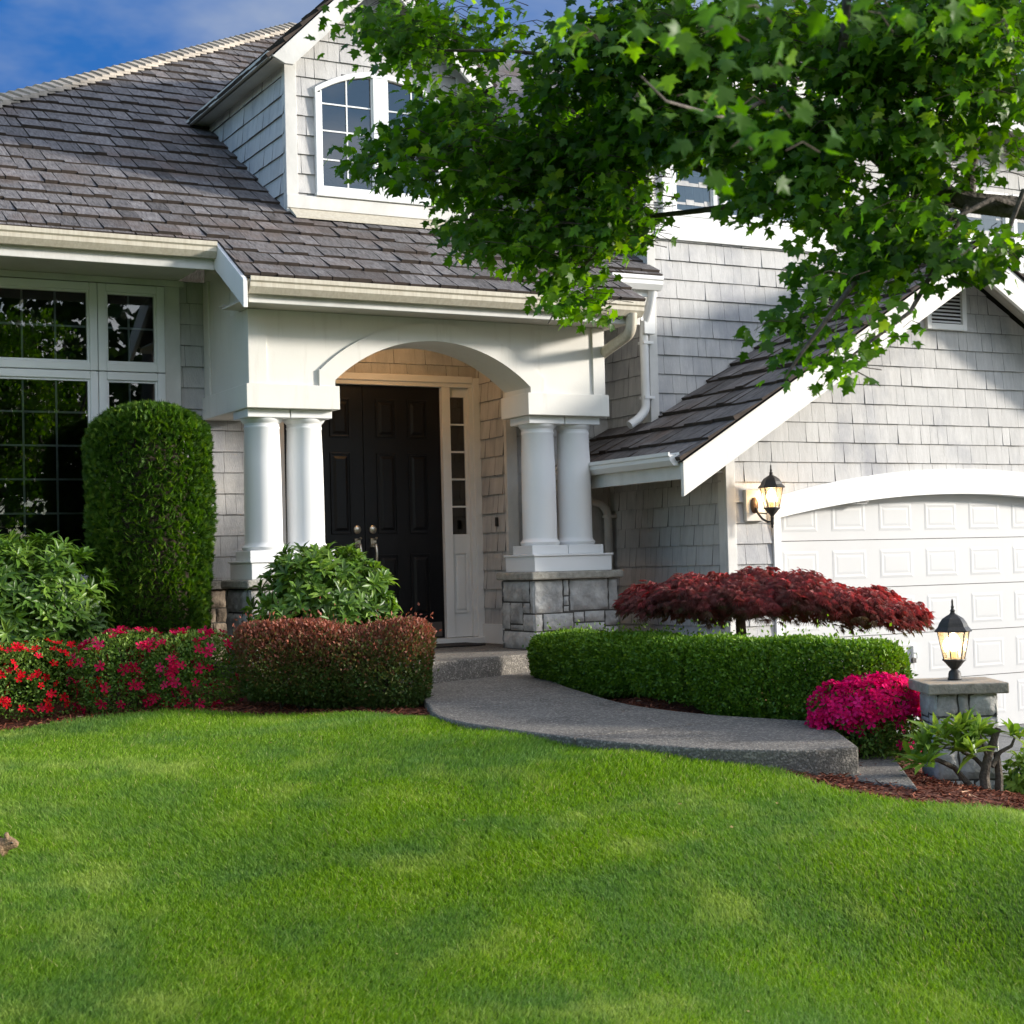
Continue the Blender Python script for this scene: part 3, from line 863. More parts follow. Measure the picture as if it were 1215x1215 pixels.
# ---- pedestals with plinth
FR = [(322, 535, 520, 775), (538, 578, 520, 645), (538, 578, 647, 720), (538, 578, 722, 768), (581, 858, 517, 762), (860, 928, 517, 765), (322, 390, 778, 910), (393, 606, 775, 907), (608, 683, 770, 852), (685, 829, 766, 852), (831, 928, 768, 887), (608, 829, 855, 927), (831, 928, 890, 1050), (322, 606, 912, 1050), (608, 829, 930, 1050)]
LF = [(98, 279, 525, 687), (281, 318, 525, 775), (145, 231, 690, 857), (233, 279, 690, 775), (90, 143, 690, 900), (233, 318, 778, 908), (145, 231, 860, 908), (98, 318, 911, 1050)]
def pedestal(x0, mirror=False):
    wd, dp, y0 = .80, .56, 11.045
    x1 = x0 + wd
    mb = MB()
    mb.box(x0 + .02, x1 - .02, y0 + .02, y0 + dp - .02, -.2, .558, 1)
    fx = lambda a: (a - 322) / (928 - 322) * wd
    fz = lambda b: .558 * (1 - (b - 518) / 532)
    fr = [(fx(a), fx(b), fz(d), fz(c)) for (a, b, c, d) in FR] + [(0, .42, -.2, 0), (.42, wd, -.2, 0)]
    lf = [((a - 90) / 228 * dp, (b - 90) / 228 * dp, fz(d), fz(c)) for (a, b, c, d) in LF] + [(0, dp, -.2, 0)]
    stone_patch(mb, (x0, y0 + .018, 0), (1, 0, 0), (0, 0, 1), (0, -1, 0), fr, .02, 21)
    stone_patch(mb, (x0 + .018, y0 + dp, 0), (0, -1, 0), (0, 0, 1), (-1, 0, 0), lf, .02, 22)
    stone_patch(mb, (x1 - .018, y0, 0), (0, 1, 0), (0, 0, 1), (1, 0, 0), lf, .02, 23)
    stone_patch(mb, (x1, y0 + dp - .018, 0), (-1, 0, 0), (0, 0, 1), (0, 1, 0), random_ashlar(0, wd, -.2, .558, 4), .02, 24)
    p = mb.build('pedestal', [M['stone'], M['mortar']], house, smooth=True, angle=60)
    trim('cap_stone', [(x0 - .025, x1 + .03, y0 - .035, y0 + dp + .03, .5585, .622)], 'capstone', .014, p)
    trim('plinth', [(x0 + .025, x1 - .055, y0 + .01, y0 + dp - .06, .6225, .745), (x0 + .012, x1 - .042, y0 - .003, y0 + dp - .047, .7455, .762)], 'column', .004, p)
    return p
PX = 6.15; PL = 3.80
pedestal(PX); pedestal(PL)

# ---- columns (two on each pedestal)
def column(cx, cy=11.26):
    pr = [(.150, .762 + .072), (.160, .846), (.163, .86), (.152, .872), (.142, .884), (.1405, .9), (.140, 1.2), (.137, 1.5), (.130, 1.735), (.1335, 1.742), (.1335, 1.752), (.130, 1.757), (.131, 1.775), (.148, 1.792), (.156, 1.806), (.156, 1.812)]
    mb = MB(); mb.lathe(pr, cx, cy, 40)
    o = mb.build('column', M['column'], house, smooth=True, angle=35)
    trim('column_base', [(cx - .165, cx + .165, cy - .165, cy + .165, .7625, .8345)], 'column', .004, o)
    trim('capital', [(cx - .163, cx + .163, cy - .163, cy + .163, 1.8125, 1.874)], 'column', .004, o)
for x0 in (PL, PX):
    column(x0 + .195); column(x0 + .195 + .334)

# ---- porch beam with arch
XB0, XB1, YB = 3.84, 6.86, 11.06
ACX, ASP, ARISE, AHW = 5.335, 2.095, .33, .835
AR = (AHW ** 2 + ARISE ** 2) / (2 * ARISE)
def archz(x, R=AR, top=ASP + ARISE): return top - R + math.sqrt(max(0, R * R - (x - ACX) ** 2))
def beam():
    mb = MB()
    zt, th = 2.60, .42
    xs = [XB0] + list(np.linspace(ACX - AHW, ACX + AHW, 41)) + [XB1]
    zs = []
    for i, x in enumerate(xs):
        zs.append(1.88 if i in (0, len(xs) - 1) else max(ASP, archz(x)))
    # piers as prisms, arch as strips
    mb.box(XB0, ACX - AHW, YB, YB + th, 1.9, zt); mb.box(ACX + AHW, XB1, YB, YB + th, 1.9, zt)
    V, Fc = [], []
    ax_ = np.linspace(ACX - AHW, ACX + AHW, 49)
    for x in ax_:
        z = archz(x)
        V += [(x, YB, z), (x, YB, zt), (x, YB + th, zt), (x, YB + th, z)]
    for i in range(48):
        for k in (0, 1, 2, 3):
            Fc.append((i * 4 + k, (i + 1) * 4 + k, (i + 1) * 4 + (k + 1) % 4, i * 4 + (k + 1) % 4))
    mb.mesh(V, Fc)
    o = mb.build('porch_beam', M['cream'], house)
    # raised arch moulding
    mb = MB()
    V, Fc = [], []
    ri, ro = AR, AR + .135
    zc = ASP + ARISE - AR
    a0 = math.asin(AHW / AR)
    for k in range(61):
        a = -a0 * 1.045 + 2 * a0 * 1.045 * k / 60
        xi, zi = ACX + ri * math.sin(a), zc + ri * math.cos(a)
        xi = min(max(xi, ACX - AHW), ACX + AHW)
        zi = max(zi, ASP) if abs(a) >= a0 else zi
        xo, zo = ACX + ro * math.sin(a), zc + ro * math.cos(a)
        V += [(xi, YB - .022, zi), (xo, YB - .022, zo), (xo, YB + .002, zo), (xi, YB + .002, zi)]
    for i in range(60):
        for k in range(4):
            Fc.append((i * 4 + k, (i + 1) * 4 + k, (i + 1) * 4 + (k + 1) % 4, i * 4 + (k + 1) % 4))
    mb.mesh(V, Fc)
    zo = zc + ro * math.cos(a0 * 1.045); xo = ro * math.sin(a0 * 1.045)
    mb.box(ACX - xo, ACX - AHW, YB - .0215, YB + .001, 2.051, zo + .01); mb.box(ACX + AHW, ACX + xo, YB - .0215, YB + .001, 2.051, zo + .01)
    mb.build('arch_moulding', M['cream'], o, smooth=True, angle=30)
    # lower band wrapping the piers, end strips
    trim('beam_band', [(XB0 - .035, ACX - AHW + .03, YB - .032, YB + th + .01, 1.875, 2.05), (XB0 - .034, XB0 + .3, YB + th + .011, 12.09, 1.876, 2.049),
                       (ACX + AHW - .03, XB1 + .035, YB - .032, YB + th + .01, 1.875, 2.05), (XB1 - .3, XB1 + .034, YB + th + .011, 12.09, 1.876, 2.049)], 'cream', .003, o)
    trim('end_strip', [(XB0 - .012, XB0 + .13, YB - .016, YB + .01, 2.051, 2.598), (XB1 - .10, XB1 + .012, YB - .016, YB + .01, 2.051, 2.598),
                       (XB0 - .016, XB0 + .02, 11.96, 12.085, 2.051, 2.95)], 'cream', .003, o)
    # side returns back to the wall
    trim('beam_return', [(XB0, XB0 + .28, YB + th + .001, 12.095, 1.9, 2.60), (XB1 - .28, XB1, YB + th + .001, 12.095, 1.9, 2.60), (XB0 + .001, XB1 - .001, YB + th * .5, YB + th, 2.601, 2.90)], 'cream', .002, o)
beam()
trim('porch_ceiling', [(XB0 + .28, XB1 - .28, YB + .421, 12.095, 2.72, 2.75), (4.29, 6.49, 12.095, 12.6, 2.72, 2.75)], 'soffit')

# ---- front door
YD = 12.6
trim('door_frame', [(4.28, 6.53, 12.565, 12.62, 2.262, 2.345), (6.125, 6.205, 12.566, 12.62, .06, 2.2615), (6.39, 6.494, 12.566, 12.62, .06, 2.2615), (4.284, 4.39, 12.566, 12.62, .06, 2.2615), (4.575, 4.655, 12.566, 12.62, .06, 2.2615),
                    (6.425, 6.492, 12.548, 12.5655, .0, 2.35), (4.30, 6.424, 12.55, 12.5645, 2.30, 2.36)], 'trim')
trim('threshold', [(4.3, 6.49, 12.50, 12.66, .002, .055)], 'trim')
def door_leaf(x0, x1, hx, label):
    mb = MB()
    mb.box(x0, x1, YD + .015, YD + .055, .06, 2.26)
    wl = x1 - x0
    cols = ((x0 + .125, x0 + .125 + .18), (x1 - .125 - .18, x1 - .125)) if wl < .8 else None
    o = mb.build('front_door', M['door'], house, bevel=.003)
    o['label'] = label
    mb = MB()
    for (a, b) in ((x0 + .118, x0 + .308), (x1 - .308, x1 - .118)):
        for (c, d) in ((.258, .80), (.98, 1.677), (1.81, 2.145)):
            y = YD + .0145
            # moulding ring, then a raised field
            mb.box(a, a + .016, y - .012, y, c, d); mb.box(b - .016, b, y - .012, y, c, d)
            mb.box(a + .016, b - .016, y - .0118, y, c, c + .016); mb.box(a + .016, b - .016, y - .0118, y, d - .016, d)
            P = [(a + .03, y, c + .03), (b - .03, y, c + .03), (b - .03, y, d - .03), (a + .03, y, d - .03), (a + .052, y - .011, c + .052), (b - .052, y - .011, c + .052), (b - .052, y - .011, d - .052), (a + .052, y - .011, d - .052)]
            mb.mesh(P, [(4, 5, 6, 7), (0, 1, 5, 4), (1, 2, 6, 5), (2, 3, 7, 6), (3, 0, 4, 7)])
    mb.build('door_panel', M['door'], o, bevel=.003)
    mb = MB()
    for zc, h in ((1.017, .034),):
        V = []
        pr = [(.0, 0), (.033, 0), (.033, .008), (.026, .014), (.014, .018), (.0, .02)]
        seg = 20
        for (r, d) in pr:
            for k in range(seg):
                V.append((hx + r * math.cos(6.2832 * k / seg), YD + .015 - d, zc + 1.1 * r * math.sin(6.2832 * k / seg)))
        mb.mesh(V, [(i * seg + k, (i + 1) * seg + k, (i + 1) * seg + (k + 1) % seg, i * seg + (k + 1) % seg) for i in range(len(pr) - 1) for k in range(seg)])
    mb.build('deadbolt', M['brass'], o, smooth=True)
    mb = MB()
    mb.box(hx - .027, hx + .027, YD + .001, YD + .0149, .865, .94); mb.box(hx - .022, hx + .022, YD + .001, YD + .0149, .60, .66)
    mb.tube([(hx, YD + .0, .90), (hx, YD - .045, .885), (hx, YD - .06, .83), (hx, YD - .058, .72), (hx, YD - .04, .65), (hx, YD + .0, .63)], [.011, .013, .014, .013, .011, .009], 10)
    mb.tube([(hx, YD - .0, .935), (hx, YD - .05, .93), (hx, YD - .062, .945)], [.008, .008, .012], 8)
    mb.build('handle', M['brass'], o, smooth=True, bevel=.006)
    mb = MB(); mb.box(x0 + .02, x1 - .02, YD + .011, YD + .0149, .075, .20)
    mb.build('kick_plate', M['kick'], o)
door_leaf(4.662, 5.386, 5.315, 'hinged leaf on the column side, partly behind the columns')
door_leaf(5.39, 6.118, 5.46, 'hinged leaf beside the sidelight')
def sidelight(x0, x1):
    mb = MB()
    mb.box(x0, x1, YD + .005, YD + .03, .06, .965); mb.box(x0, x1, YD + .005, YD + .03, 2.18, 2.26)
    gx0, gx1 = x0 + .012, x1 - .026
    mb.box(x0, gx0, YD + .0055, YD + .03, .966, 2.179); mb.box(gx1, x1, YD + .0055, YD + .03, .966, 2.179)
    o = mb.build('sidelight', M['trim'], house, bevel=.003)
    mb = MB()
    c, d, y = .27, .806, YD + .0045
    a, b = x0 + .015, x1 - .025
    mb.box(a, a + .014, y - .01, y, c, d); mb.box(b - .014, b, y - .01, y, c, d); mb.box(a + .014, b - .014, y - .0098, y, c, c + .014); mb.box(a + .014, b - .014, y - .0098, y, d - .014, d)
    P = [(a + .025, y, c + .025), (b - .025, y, c + .025), (b - .025, y, d - .025), (a + .025, y, d - .025), (a + .04, y - .009, c + .04), (b - .04, y - .009, c + .04), (b - .04, y - .009, d - .04), (a + .04, y - .009, d - .04)]
    mb.mesh(P, [(4, 5, 6, 7), (0, 1, 5, 4), (1, 2, 6, 5), (2, 3, 7, 6), (3, 0, 4, 7)])
    mb.build('lower_panel', M['trim'], o, bevel=.002)
    mb = MB(); mb.face([(gx0, YD + .02, .966), (gx1, YD + .02, .966), (gx1, YD + .02, 2.179), (gx0, YD + .02, 2.179)])
    mb.build('pane', M['glass'], o)
    for k in range(1, 5):
        z = .966 + (2.179 - .966) * k / 5
        mb = MB(); mb.box(gx0, gx1, YD + .008, YD + .019, z - .008, z + .008)
        mb.build('muntin', M['trim'], o)
sidelight(6.205, 6.39); sidelight(4.39, 4.575)
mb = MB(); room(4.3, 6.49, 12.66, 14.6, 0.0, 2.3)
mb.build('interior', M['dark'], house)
trim('doorbell', [(6.462, 6.488, 12.24, 12.265, 1.02, 1.10)], 'black', .004)

# warm recessed lamp in the porch ceiling: it lights the alcove in the photograph
mb = MB(); mb.lathe([(.0, 2.705), (.07, 2.705), (.085, 2.712), (.085, 2.7195), (.0, 2.7195)], 5.4, 11.9, 24)
pl_o = mb.build('ceiling_light', M['trim'], house, smooth=True)
mb = MB(); mb.lathe([(.0, 2.700), (.06, 2.700), (.06, 2.7045), (.0, 2.7045)], 5.4, 11.9, 24)
mb.build('lamp_lens', emit_mat('porch_lamp', (1.0, 0.62, 0.30), 6), pl_o)
ld = bpy.data.lights.new('porch_lamp', 'POINT'); ld.energy = 3.6; ld.color = (1.0, 0.56, 0.24); ld.shadow_soft_size = .06
lo = bpy.data.objects.new('porch_lamp', ld); lo.location = (5.4, 11.9, 2.62); C.objects.link(lo); lo.parent = pl_o

# ================================================================== ROOFS
def rz(y): return 2.77 + .6 * (y - 10.62)
CS, SN = 1 / math.hypot(1, .6), .6 / math.hypot(1, .6)
def main_roof():
    mb = MB()
    s = lambda y: (y - 10.62) / CS
    YR = 18.3
    ol = [[(3.66, s(10.60)), (7.0, s(10.60)), (7.0, s(11.18)), (3.66, s(11.18))],
          [(0.0, s(11.18)), (7.55, s(11.18)), (7.55, s(YR)), (YR - 11.25, s(YR))]]
    ol[1] = [(-.07, s(11.18)), (7.56, s(11.18)), (7.56, s(YR)), (YR - 11.25, s(YR))]
    ef = lambda v: .242 if v < 1.5 else .29
    shingles(mb, (0, 10.62, 2.77), (1, 0, 0), (0, CS, SN), (0, -SN, CS), ol, s(10.60), ef, (.09, .20), .019, .008, .012, 31, 0, .5, .006)
    for o_ in ol:
        mb.face([(u, 10.62 + v * CS, 2.77 + v * SN - .012) for u, v in o_], 1)
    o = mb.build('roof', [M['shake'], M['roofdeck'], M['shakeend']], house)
    # side slope beyond the hip, back slope
    mb = MB()
    zr = rz(YR)
    mb.face([(-.07, 11.18, rz(11.18) - .01), (7.05, YR, zr - .01), (7.05, 19.0, zr - .01), (-.07, 25, rz(11.18) - .01)])
    mb.face([(-.07, 25, rz(11.18) - .01), (7.05, 19, zr - .01), (13.4, 19, zr - .01), (13.4, 25, rz(11.18) - .01)])
    mb.face([(7.05, YR, zr - .01), (13.4, YR, zr - .01), (13.4, 19, zr - .01), (7.05, 19, zr - .01)])
    mb.face([(7.56, 15.5, rz(15.5) - .01), (13.4, 15.5, rz(15.5) - .01), (13.4, YR, zr - .01), (7.56, YR, zr - .01)])
    mb.build('back_slope', M['shake'], o)
    # hip cap
    mb = MB()
    L = math.hypot(7.12, 7.12, zr - rz(11.18))
    a = Vector((-.07, 11.18, rz(11.18))); b = Vector((7.05, YR, zr))
    d = (b - a).normalized(); n = int((b - a).length / .145)
    rt = Vector((1, -1, 0)).normalized(); up = rt.cross(d)
    if up.z < 0: up = -up
    for i in range(n):
        p = a + d * (i * .145)
        q = p + d * .26
        hw = .11 + random.uniform(-.008, .008)
        sg = .05
        p0, q0 = p + up * .085, q + up * .045
        P = [p0 - rt * hw - up * sg, p0 + up * .0, p0 + rt * hw - up * sg, q0 - rt * hw - up * sg, q0, q0 + rt * hw - up * sg]
        P += [x - up * .022 for x in P]
        mb.mesh(P, [(0, 1, 4, 3), (1, 2, 5, 4), (0, 6, 7, 1), (1, 7, 8, 2), (6, 0, 3, 9), (2, 8, 11, 5)], 0, random.random())
    mb.build('hip_cap', M['ridge'], o)
main_roof()

def gutter(name, p0, p1, out, mt='gutter', hh=.115, dd=.10):
    """K-profile gutter between two points (top front edge), 'out' = outward horizontal unit vector"""
    p0, p1, out = Vector(p0), Vector(p1), Vector(out)
    up = Vector((0, 0, 1))
    prof = [(-dd, 0), (-dd, -hh), (-.045, -hh), (-.012, -hh * .62), (-.012, -hh * .36), (0, -hh * .26), (0, 0), (-.012, 0), (-.014, -.02), (-dd + .006, -.02)]
    n = len(prof)
    V = [p + out * a + up * b for p in (p0, p1) for a, b in prof]
    mb = MB()
    mb.mesh(V, [(i, (i + 1) % n, n + (i + 1) % n, n + i) for i in range(n)] + [list(range(n))[::-1], list(range(n, 2 * n))])
    return mb.build(name, M[mt], house)
# left eave, porch eave, small right eave
gutter('gutter', (-.1, 11.10, 3.085), (3.63, 11.10, 3.085), (0, -1, 0))
gutter('gutter', (3.685, 10.545, 2.745), (6.955, 10.545, 2.745), (0, -1, 0))
gutter('gutter', (7.02, 11.12, 3.085), (7.53, 11.12, 3.085), (0, -1, 0), 'trim')
trim('fascia', [(-.05, 3.64, 11.205, 11.235, 2.895, 3.08)], 'worn')
trim('fascia', [(3.70, 6.97, 10.648, 10.678, 2.575, 2.745)], 'worn')
trim('fascia', [(7.01, 7.53, 11.225, 11.25, 2.92, 3.08)], 'trim')
trim('soffit', [(-.05, 3.62, 11.236, 12.1, 2.956, 2.972), (6.98, 7.54, 11.251, 12.1, 2.956, 2.972)], 'soffit')
trim('soffit', [(3.69, 6.97, 10.679, 11.2, 2.602, 2.618)], 'soffit')
trim('soffit', [(3.69, 6.97, 11.2, 11.30, 2.63, 2.64)], 'soffit')
# white rake board where the porch roof drops below the left eave
def rake(name, x0, x1, ya, yb, top, hgt_, mt='trim', parent=house):
    mb = MB()
    za, zb = top(ya), top(yb)
    mb.prism([(x0, ya, za), (x0, ya, za - hgt_), (x0, yb, zb - hgt_), (x0, yb, zb)], (x0, 0, 0), (x1, 0, 0))
    return mb.build(name, M[mt], parent, bevel=.003)
rake('rake_board', 3.632, 3.664, 10.56, 11.2, lambda y: rz(y) - .012, .20)
rake('rake_board', 6.985, 7.01, 10.66, 11.22, lambda y: rz(y) - .012, .17)
for xg, x2 in ((XB0 + .002, XB0 + .25), (XB1 - .25, XB1 - .002)):
    mb = MB()
    mb.prism([(xg, YB + .43, 2.6), (xg, YB + .43, rz(YB + .43) - .08), (xg, 12.09, rz(12.09) - .08), (xg, 12.09, 2.6)], (xg, 0, 0), (x2, 0, 0))
    mb.build('porch_gable', M['cream'], house)
for x0_, x1_ in ((3.665, 3.838), (6.862, 6.984)):
    mb = MB()
    mb.prism([(x0_, 10.68, rz(10.68) - .07), (x0_, 10.68, rz(10.68) - .085), (x0_, 11.98, rz(11.98) - .085), (x0_, 11.98, rz(11.98) - .07)], (x0_, 0, 0), (x1_, 0, 0))
    mb.build('soffit', M['soffit'], house)
# ---- dormer
YDm, DX0, DX1, DC = 11.89, 4.47, 6.08, 5.275
def dormer():
    ez, slope = 4.80, .985
    apex = ez + slope * (DC - 4.37)
    rt_ = lambda x: ez + slope * (min(x, 2 * DC - x) - 4.37)     # top surface of the dormer roof
    # front wall with window opening built from convex pieces
    wx0, wx1, wz0 = 4.72, 5.83, 3.70
    top = lambda x: rt_(x) - .10
    pcs = [[(DX0, 3.5), (wx0, 3.5), (wx0, top(wx0)), (DX0, top(DX0))], [(wx1, 3.5), (DX1, 3.5), (DX1, top(DX1)), (wx1, top(wx1))],
           [(wx0, 3.5), (wx1, 3.5), (wx1, wz0), (wx0, wz0)], [(wx0, 4.70), (wx1, 4.70), (wx1, top(wx1)), (DC, top(DC)), (wx0, top(wx0))],
           [(wx0, 4.56), (4.95, 4.62), (4.95, 4.70), (wx0, 4.70)], [(5.6, 4.62), (wx1, 4.56), (wx1, 4.70), (5.6, 4.70)]]
    o = wall_front('dormer', YDm, pcs, 41, (.07, .17), house, .157, 4.010)
    o['label'] = 'gabled dormer with arched twin windows'
    # left cheek
    zc = lambda y: rz(y) - .02
    wall_left('cheek', DX0, [[(-13.93, 4.735), (-YDm, zc(YDm)), (-YDm, 4.735)]], 42, (.09, .25), o, .157, 4.010)
    trim('corner_board', [(DX0 - .014, DX0 + .085, YDm - .03, YDm + .02, 3.5, 4.80), (DX1 - .085, DX1 + .014, YDm - .03, YDm + .02, 3.5, 4.80), (DX0 - .016, DX0 + .0, YDm + .0205, YDm + .035, 3.52, 4.74)], 'worn', .003, o)
    trim('apron_board', [(DX0 - .016, DX1 + .016, YDm - .04, YDm + .02, 3.565, 3.672)], 'worn', .004, o)
    mb = MB()
    fz = lambda y: rz(y) + .038
    mb.prism([(DX0 + .01, YDm - .17, fz(YDm - .17)), (DX0 + .01, YDm - .17, fz(YDm - .17) - .01), (DX0 + .01, YDm - .03, fz(YDm - .03) - .02), (DX0 + .01, YDm - .03, fz(YDm - .03) + .012)], (0, 0, 0), (DX1 - DX0 + .02, 0, 0))
    mb.build('flashing', M['gutter'], o)
    # roof: two slopes running back into the main roof, shakes on both
    mb = MB()
    yf = 11.70
    for sgn in (1, -1):
        ex = DC - sgn * (DC - 4.27)
        ezz = ez - slope * .10
        k = math.hypot(1, slope)
        y_e = 10.62 + (ezz - 2.77) / .6; y_r = 10.62 + (apex - 2.77) / .6
        ln = (DC - 4.27) * k
        U = (0, -1, 0) if sgn > 0 else (0, 1, 0)
        Vv = (sgn / k, 0, slope / k); Nn = (-sgn * slope / k, 0, 1 / k)
        ol = [(-y_e, 0), (-yf, 0), (-yf, ln), (-y_r, ln)] if sgn > 0 else [(yf, 0), (y_e, 0), (y_r, ln), (yf, ln)]
        shingles(mb, (ex, 0, ezz), U, Vv, Nn, [ol], 0, .2, (.09, .2), .026, .006, .008, 43, 0)
        dk = [Vector((ex, 0, ezz)) + Vector(U) * u + Vector(Vv) * v - Vector(Nn) * .03 for u, v in ol]
        mb.face(dk, 1)
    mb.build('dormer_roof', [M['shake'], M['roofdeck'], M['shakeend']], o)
    # rake boards and eave soffits
    mb = MB()
    hb = .215
    for sgn in (1, -1):
        X = lambda x: DC - sgn * (DC - x)
        a = [(4.30, ez - slope * .07 - .02), (DC, apex - .02), (DC, apex - .02 - hb), (4.47, ez + slope * .10 - .02 - hb), (4.40, ez + slope * .10 - .02 - hb)]
        P = [(X(x), yf - .012, z) for x, z in a]
        mb.prism(P if sgn < 0 else P[::-1], (0, 0, 0), (0, .032, 0))
    mb.build('rake_board', M['worn'], o, bevel=.003)
    for e0, e1 in ((4.30, 4.468), (2 * DC - 4.468, 2 * DC - 4.30)):
        mb = MB(); mb.box(e0, e1, yf + .021, 13.9, 4.715, 4.735)
        mb.build('soffit', M['soffit'], o)
    mb = MB()
    mb.box(4.268, 4.298, yf + .021, 13.95, 4.70, 4.755); mb.box(2 * DC - 4.298, 2 * DC - 4.268, yf + .021, 13.95, 4.70, 4.755)
    for sgn in (1, -1):
        X = lambda x: DC - sgn * (DC - x)
        P = [(X(4.48), yf + .021, rt_(4.48) - .06), (X(DC), yf + .021, apex - .06), (X(DC), YDm, apex - .06), (X(4.48), YDm, rt_(4.48) - .06)]
        mb.face(P)
    mb.build('eave_trim', M['soffit'], o)
    # arched twin window
    zt = lambda x: 4.565 + .175 * (1 - ((x - DC) / .556) ** 2)
    y = YDm - .015
    mb = MB()
    def arc_strip(x0, x1, off0, off1, ya, yb, n=16):
        V = []
        for i in range(n + 1):
            x = x0 + (x1 - x0) * i / n
            V += [(x, ya, zt(x) + off0), (x, ya, zt(x) + off1), (x, yb, zt(x) + off1), (x, yb, zt(x) + off0)]
        Fc = [(i * 4 + k, (i + 1) * 4 + k, (i + 1) * 4 + (k + 1) % 4, i * 4 + (k + 1) % 4) for i in range(n) for k in range(4)] + [(0, 1, 2, 3), tuple(n * 4 + k for k in (3, 2, 1, 0))]
        mb.mesh(V, Fc)
    arc_strip(wx0 - .012, wx1 + .012, -.045, .0, y - .03, y + .03)
    mb.box(wx0 - .011, wx0 + .04, y - .029, y + .03, wz0, zt(wx0) - .045); mb.box(wx1 - .04, wx1 + .011, y - .029, y + .03, wz0, zt(wx1) - .045)
    mb.box(wx0 + .04, wx1 - .04, y - .0285, y + .03, wz0, wz0 + .055); mb.box(5.215, 5.345, y - .028, y + .03, wz0 + .055, zt(5.28) - .046)
    mb.box(wx0 - .02, wx1 + .02, y - .045, y + .03, wz0 - .022, wz0)
    fr = mb.build('dormer_window', M['vinyl'], house, bevel=.004)
    fr['label'] = 'arched twin window of the dormer'
    mb = MB()
    for (a, b) in ((wx0 + .04, 5.215), (5.345, wx1 - .04)):
        n = 12
        xs = np.linspace(a, b, n + 1)
        mb.face([(x, y + .004, wz0 + .055) for x in (a, b)] + [(x, y + .004, zt(x) - .045) for x in xs[::-1]])
    mb.build('pane', M['glass'], fr)
    for (a, b, c) in ((wx0 + .04, 5.215, 4.99), (5.345, wx1 - .04, 5.57)):
        mb = MB()
        mb.box(c - .006, c + .006, y - .006, y + .002, wz0 + .055, zt(c) - .046)
        for z in (3.985, 4.22, 4.44): mb.box(a, b, y - .0055, y + .0015, z - .006, z + .006)
        mb.build('muntin', M['vinyl'], fr)
        mb = MB()
        mb.box(a, a + .012, y - .013, y + .003, wz0 + .056, zt(a) - .046); mb.box(b - .012, b, y - .013, y + .003, wz0 + .056, zt(b) - .046)
        mb.box(a + .012, b - .012, y - .0125, y + .003, wz0 + .056, wz0 + .068)
        mb.build('sash', M['vinyl'], fr)
    return o
dormer()
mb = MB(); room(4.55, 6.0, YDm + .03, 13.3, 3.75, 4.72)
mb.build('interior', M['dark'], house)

# ---- garage roof, rakes, gutters
def garage_roof():
    mb = MB()
    k = math.hypot(1, .6)
    yf = 9.93
    for sgn in (1, -1):
        ex = XC - sgn * (XC - 6.83)
        ez = groof(6.83) + .01
        ln = (XC - 6.83) * k
        su = (7.54 - 6.83) * k
        U = (0, -1, 0) if sgn > 0 else (0, 1, 0)
        Vv = (sgn / k, 0, .6 / k); Nn = (-sgn * .6 / k, 0, 1 / k)
        ol = [[(-11.39, su), (-yf, su), (-yf, ln), (-11.39, ln)], [(-12.085, 0), (-yf, 0), (-yf, su), (-12.085, su)]] if sgn > 0 else [[(yf, 0), (11.39, 0), (11.39, ln), (yf, ln)]]
        shingles(mb, (ex, 0, ez), U, Vv, Nn, ol, 0, .305, (.10, .24), .027, .007, .010, 51 + sgn, 0, .4, .008)
        for o_ in ol:
            mb.face([Vector((ex, 0, ez)) + Vector(U) * u + Vector(Vv) * v - Vector(Nn) * .02 for u, v in o_], 1)
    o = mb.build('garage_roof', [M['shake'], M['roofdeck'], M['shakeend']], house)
    mb = MB()
    hb = .27
    for sgn in (1, -1):
        X = lambda x: XC - sgn * (XC - x)
        a = [(6.86, groof(6.86) - .015), (XC, groof(XC) - .015), (XC, groof(XC) - .015 - hb), (6.86, groof(6.86) - .015 - hb)]
        P = [(X(x), 9.945, z) for x, z in a]
        mb.prism(P if sgn < 0 else P[::-1], (0, 0, 0), (0, .035, 0))
    mb.build('rake_board', M['cream'], o, bevel=.004)
    for sgn in (1, -1):     # underside of the front overhang, boarded
        mb = MB()
        X = lambda x: XC - sgn * (XC - x)
        for j in range(4):
            y0, y1 = 9.981 + j * .0925, 9.981 + j * .0925 + .088
            mb.prism([(X(7.0), y0, groof(7.0) - .05), (X(XC), y0, groof(XC) - .05), (X(XC), y1, groof(XC) - .05), (X(7.0), y1, groof(7.0) - .05)], (0, 0, 0), (0, 0, -.012))
        mb.build('soffit', M['soffit'], o)
    trim('soffit', [(6.90, 7.54, 10.36, 12.09, 1.375, 1.39)], 'soffit', .002, o)
    trim('fascia', [(6.862, 6.892, 9.982, 12.08, 1.30, 1.455)], 'worn', .003, o)
garage_roof()
gutter('gutter', (6.76, 12.07, 1.505), (6.76, 9.99, 1.505), (-1, 0, 0), 'trim', .10, .10)

